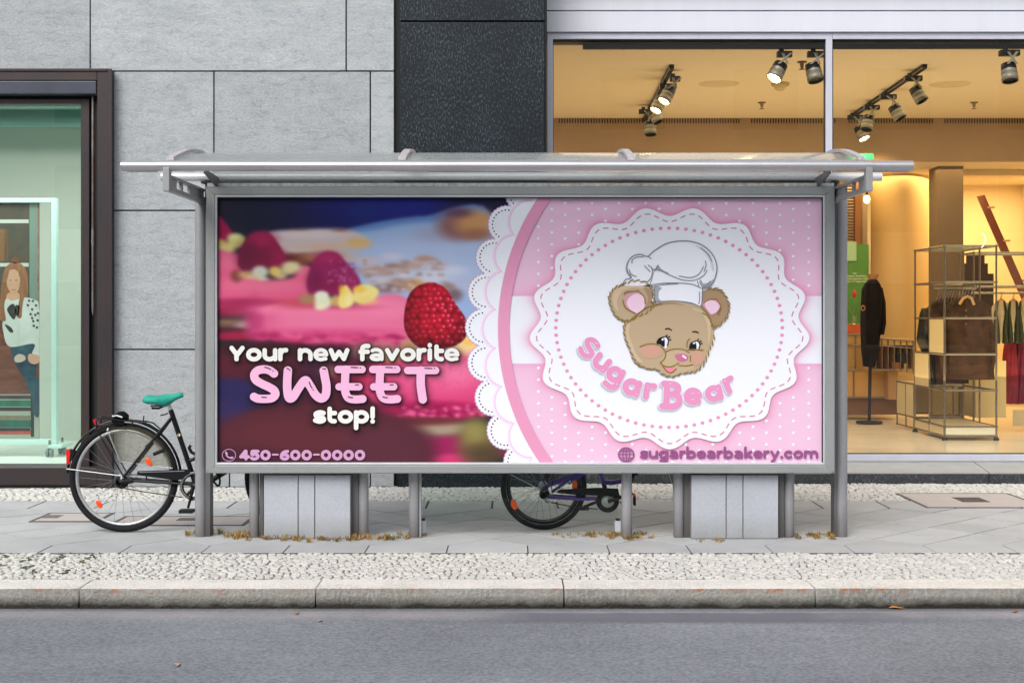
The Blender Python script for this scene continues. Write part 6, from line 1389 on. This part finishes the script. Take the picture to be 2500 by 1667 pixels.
# cap on the rack
cap = thing('black_cap', 'black cap with white lettering strip clamped on the luggage rack', 'cap', tuple(p1(650,380)))
mb = MB(); pr_=[(585,400,.01,.01),(600,372,.04,.10),(640,352,.055,.125),(680,352,.055,.125),(712,368,.045,.10),(724,385,.01,.02)]; vs=[]; seg=16
for (x,y,hw,hh) in pr_:
    cc=p1(x,y)
    for k in range(seg):
        a=2*math.pi*k/seg; vs.append(cc+Vector((0,hw*math.cos(a),hh*.21*1.1*math.sin(a))))
fs=[(i*seg+k,(i+1)*seg+k,(i+1)*seg+(k+1)%seg,i*seg+(k+1)%seg) for i in range(len(pr_)-1) for k in range(seg)]+[tuple(range(seg)),tuple(range(5*seg,6*seg))]
mb.add(vs,fs,True); mb.prism([(v.x,v.z) for v in (p1(575,378),p1(700,385),p1(696,438),p1(605,425))], YB1-.05, YB1-.035); mb.build('crown', mat('cap_cloth',(10,13,22),.9,spec=.2,var=.3,scale=20), cap)
mb = MB(); mb.tube([p1(598,352,-.062),p1(640,345,-.066),p1(690,362,-.06)],.0055,6,flat=(.4,1)); mb.build('lettering_strip', mat('cap_white',(220,224,232),.6,var=.5,scale=90), cap)

# purple bicycle
YB2 = 9.47
def p2(x,y,dy=0): return at(1180+x/4.523, 1100+y/4.523, YB2)+Vector((0,dy,0))
b2 = thing('bicycle', 'purple bicycle with dark tyres standing behind the middle legs of the shelter', 'bicycle', (p2(665,405).x,YB2,0))
r2 = .285; c = p2(665,405); c.z = r2; cf = p2(2570,405); cf.z = r2
darkrim = mat('rim_black',(34,36,38),.4)
wheel('rear_wheel', c, r2, b2, .024, darkrim, 28); wheel('front_wheel', cf, r2, b2, .024, darkrim, 28)
mb = MB()
ring = [c+Vector(((r2-.036)*math.cos(a),-.019,(r2-.036)*math.sin(a))) for a in [2*math.pi*k/56 for k in range(56)]]; mb.tube(ring,.0018,5,closed=True); mb.build('reflective_band', silver, b2)
mud('rear_mudguard', c, r2+.014, 158, 10, b2, purple, .026); mud('front_mudguard', cf, r2+.014, 165, 30, b2, purple, .026)
bb2 = p2(1365,540); mb = MB()
for s_ in (-.05,.05): mb.tube([p2(700,500,s_),p2(1000,520,s_),p2(1300,525,s_*.6)],.011,8); mb.tube([p2(650,400,s_),p2(860,330,s_),p2(1060,250,s_*.8),p2(1250,90,s_*.4)],.009,8)
mb.tube([p2(750,450,-.05),p2(900,345,-.05),p2(1080,265,-.045),p2(1200,120,-.03)],.0105,8)
mb.tube([p2(1200,-420),p2(1300,250),p2(1340,400),bb2],.016,12); mb.tube([p2(1335,345),p2(1420,352),p2(1560,330),p2(1900,60),p2(2200,-330)],.017,12); mb.tube([p2(1350,420),bb2],.02,10)
h0,h1 = p2(2170,-480), p2(2240,-260); mb.tube([h0,h1],.019,12); mb.tube([p2(1290,100),p2(1700,-150),p2(2190,-420)],.014,10); mb.lathe([(.02,-.04),(.02,.04)],bb2,(0,1,0),14)
mb.build('frame', purple, b2)
mb = MB()
for s_ in (-.05,.05): mb.tube([h1+Vector((0,s_*.4,0)),p2(2330,0,s_),Vector((cf.x,YB2+s_,cf.z))],.011,8)
mb.build('fork', purple, b2)
mb = MB(); mb.prism([(v.x,v.z) for v in (p2(800,445),p2(840,415),p2(1100,402),p2(1260,395),p2(1480,405),p2(1500,500),p2(1300,480),p2(1050,475),p2(850,455))], YB2-.075,YB2-.055); mb.build('chain_guard', blackpl, b2)
cc = bb2+Vector((0,-.065,0)); mb = MB(); mb.lathe([(0.042,.006),(.072,.008),(.076,0),(.072,-.006)],cc,(0,-1,0),36); mb.build('chain_case_ring', blackpl, b2)
mb = MB(); mb.lathe([(0,.012),(.036,.010),(.040,.002)],cc,(0,-1,0),30); mb.build('chainring', silver, b2)
mb = MB(); mb.tube([bb2+Vector((0,-.09,0)),p2(1640,450,-.095)],[.014,.009],8); mb.tube([bb2+Vector((0,.08,0)),p2(1110,640,.085)],[.012,.009],8); mb.build('crank', blackpl, b2)
mb = MB(); q_=p2(1655,520,-.10); mb.box(q_-Vector((.008,.04,.034)),q_+Vector((.006,.04,.034)),.004); pd = mb.build('pedal', blackpl, b2)
mb = MB(); q_=p2(1650,455,-.142); mb.box(q_-Vector((.006,.002,.011)),q_+Vector((.005,.002,.011))); mb.build('pedal_reflector', orange, pd)
mb = MB(); q_=p2(1110,660,.12); mb.box(q_-Vector((.04,.04,.01)),q_+Vector((.04,.04,.01)),.004); mb.build('pedal', blackpl, b2)
mb = MB(); mb.tube([p2(740,555,-.06),p2(960,600,-.06),p2(1260,632,-.06)],.0035,4); mb.build('chain', mat('chain_dark',(50,46,44),.5,metal=.4), b2)
mb = MB(); mb.lathe([(0,-.02),(.032,-.02),(.036,0),(.03,.02)],p2(675,470,-.04),(0,-1,0),20); mb.build('gear_hub', blackpl, b2)
mb = MB(); mb.lathe([(0,-.012),(.018,-.012),(.019,.01)],p2(703,528,-.07)*1.0,(0,-1,0),16); mb.build('hub_cap', silver, b2)
reflector(340,585,p2,R(-18),b2,.036,.020,-.045); reflector(1005,372,p2,R(5),b2,.032,.018,-.045)
mb = MB(); mb.tube([p2(300,252,-.05),p2(640,425,-.055)],.003,6); mb.tube([p2(2040,250,-.05),p2(2085,380,-.055)],.003,6); mb.build('mudguard_stay', silver, b2)
mb = MB()
for k in range(7):
    q_ = p2(800+k*24,430-k*17,-.064); mb.box(q_-Vector((.0028,.0008,.006)),q_+Vector((.0028,.0008,.006)))
    q_ = p2(812+k*24,424-k*17,-.064); mb.box(q_-Vector((.002,.0008,.0015 if k%2 else .005)),q_+Vector((.002,.0008,.0015 if k%2 else .005)))
mb.build('frame_lettering', mat('frame_white',(225,225,230),.5), b2)
mb = MB(); mb.tube([p2(650,300,-.07),p2(700,400,-.07)],.0035,6); mb.tube([p2(780,250,-.07),p2(745,420,-.07)],.003,6); mb.build('brake_cable', blackpl, b2)
mb = MB(); mb.tube([p2(1590,250,-.02),p2(1620,380,-.02),p2(1650,250,-.02),p2(1700,240,-.02)],.018,8); mb.build('cable_lock', blackpl, b2)
mb = MB(); mb.tube([p2(1195,-400),p2(1185,-470)],.0125,10); mb.build('seat_post', silver, b2)
mb = MB(); mb.blob(p2(1170,-490),(.12,.065,.03)); mb.build('saddle', blackpl, b2)
mb = MB(); mb.tube([h0,p2(2150,-600)],.012,8); mb.tube([p2(2000,-610,-.27),p2(2150,-600,-.1),p2(2150,-600,.1),p2(2000,-610,.27)],.011,8); mb.build('handlebar', silver, b2)
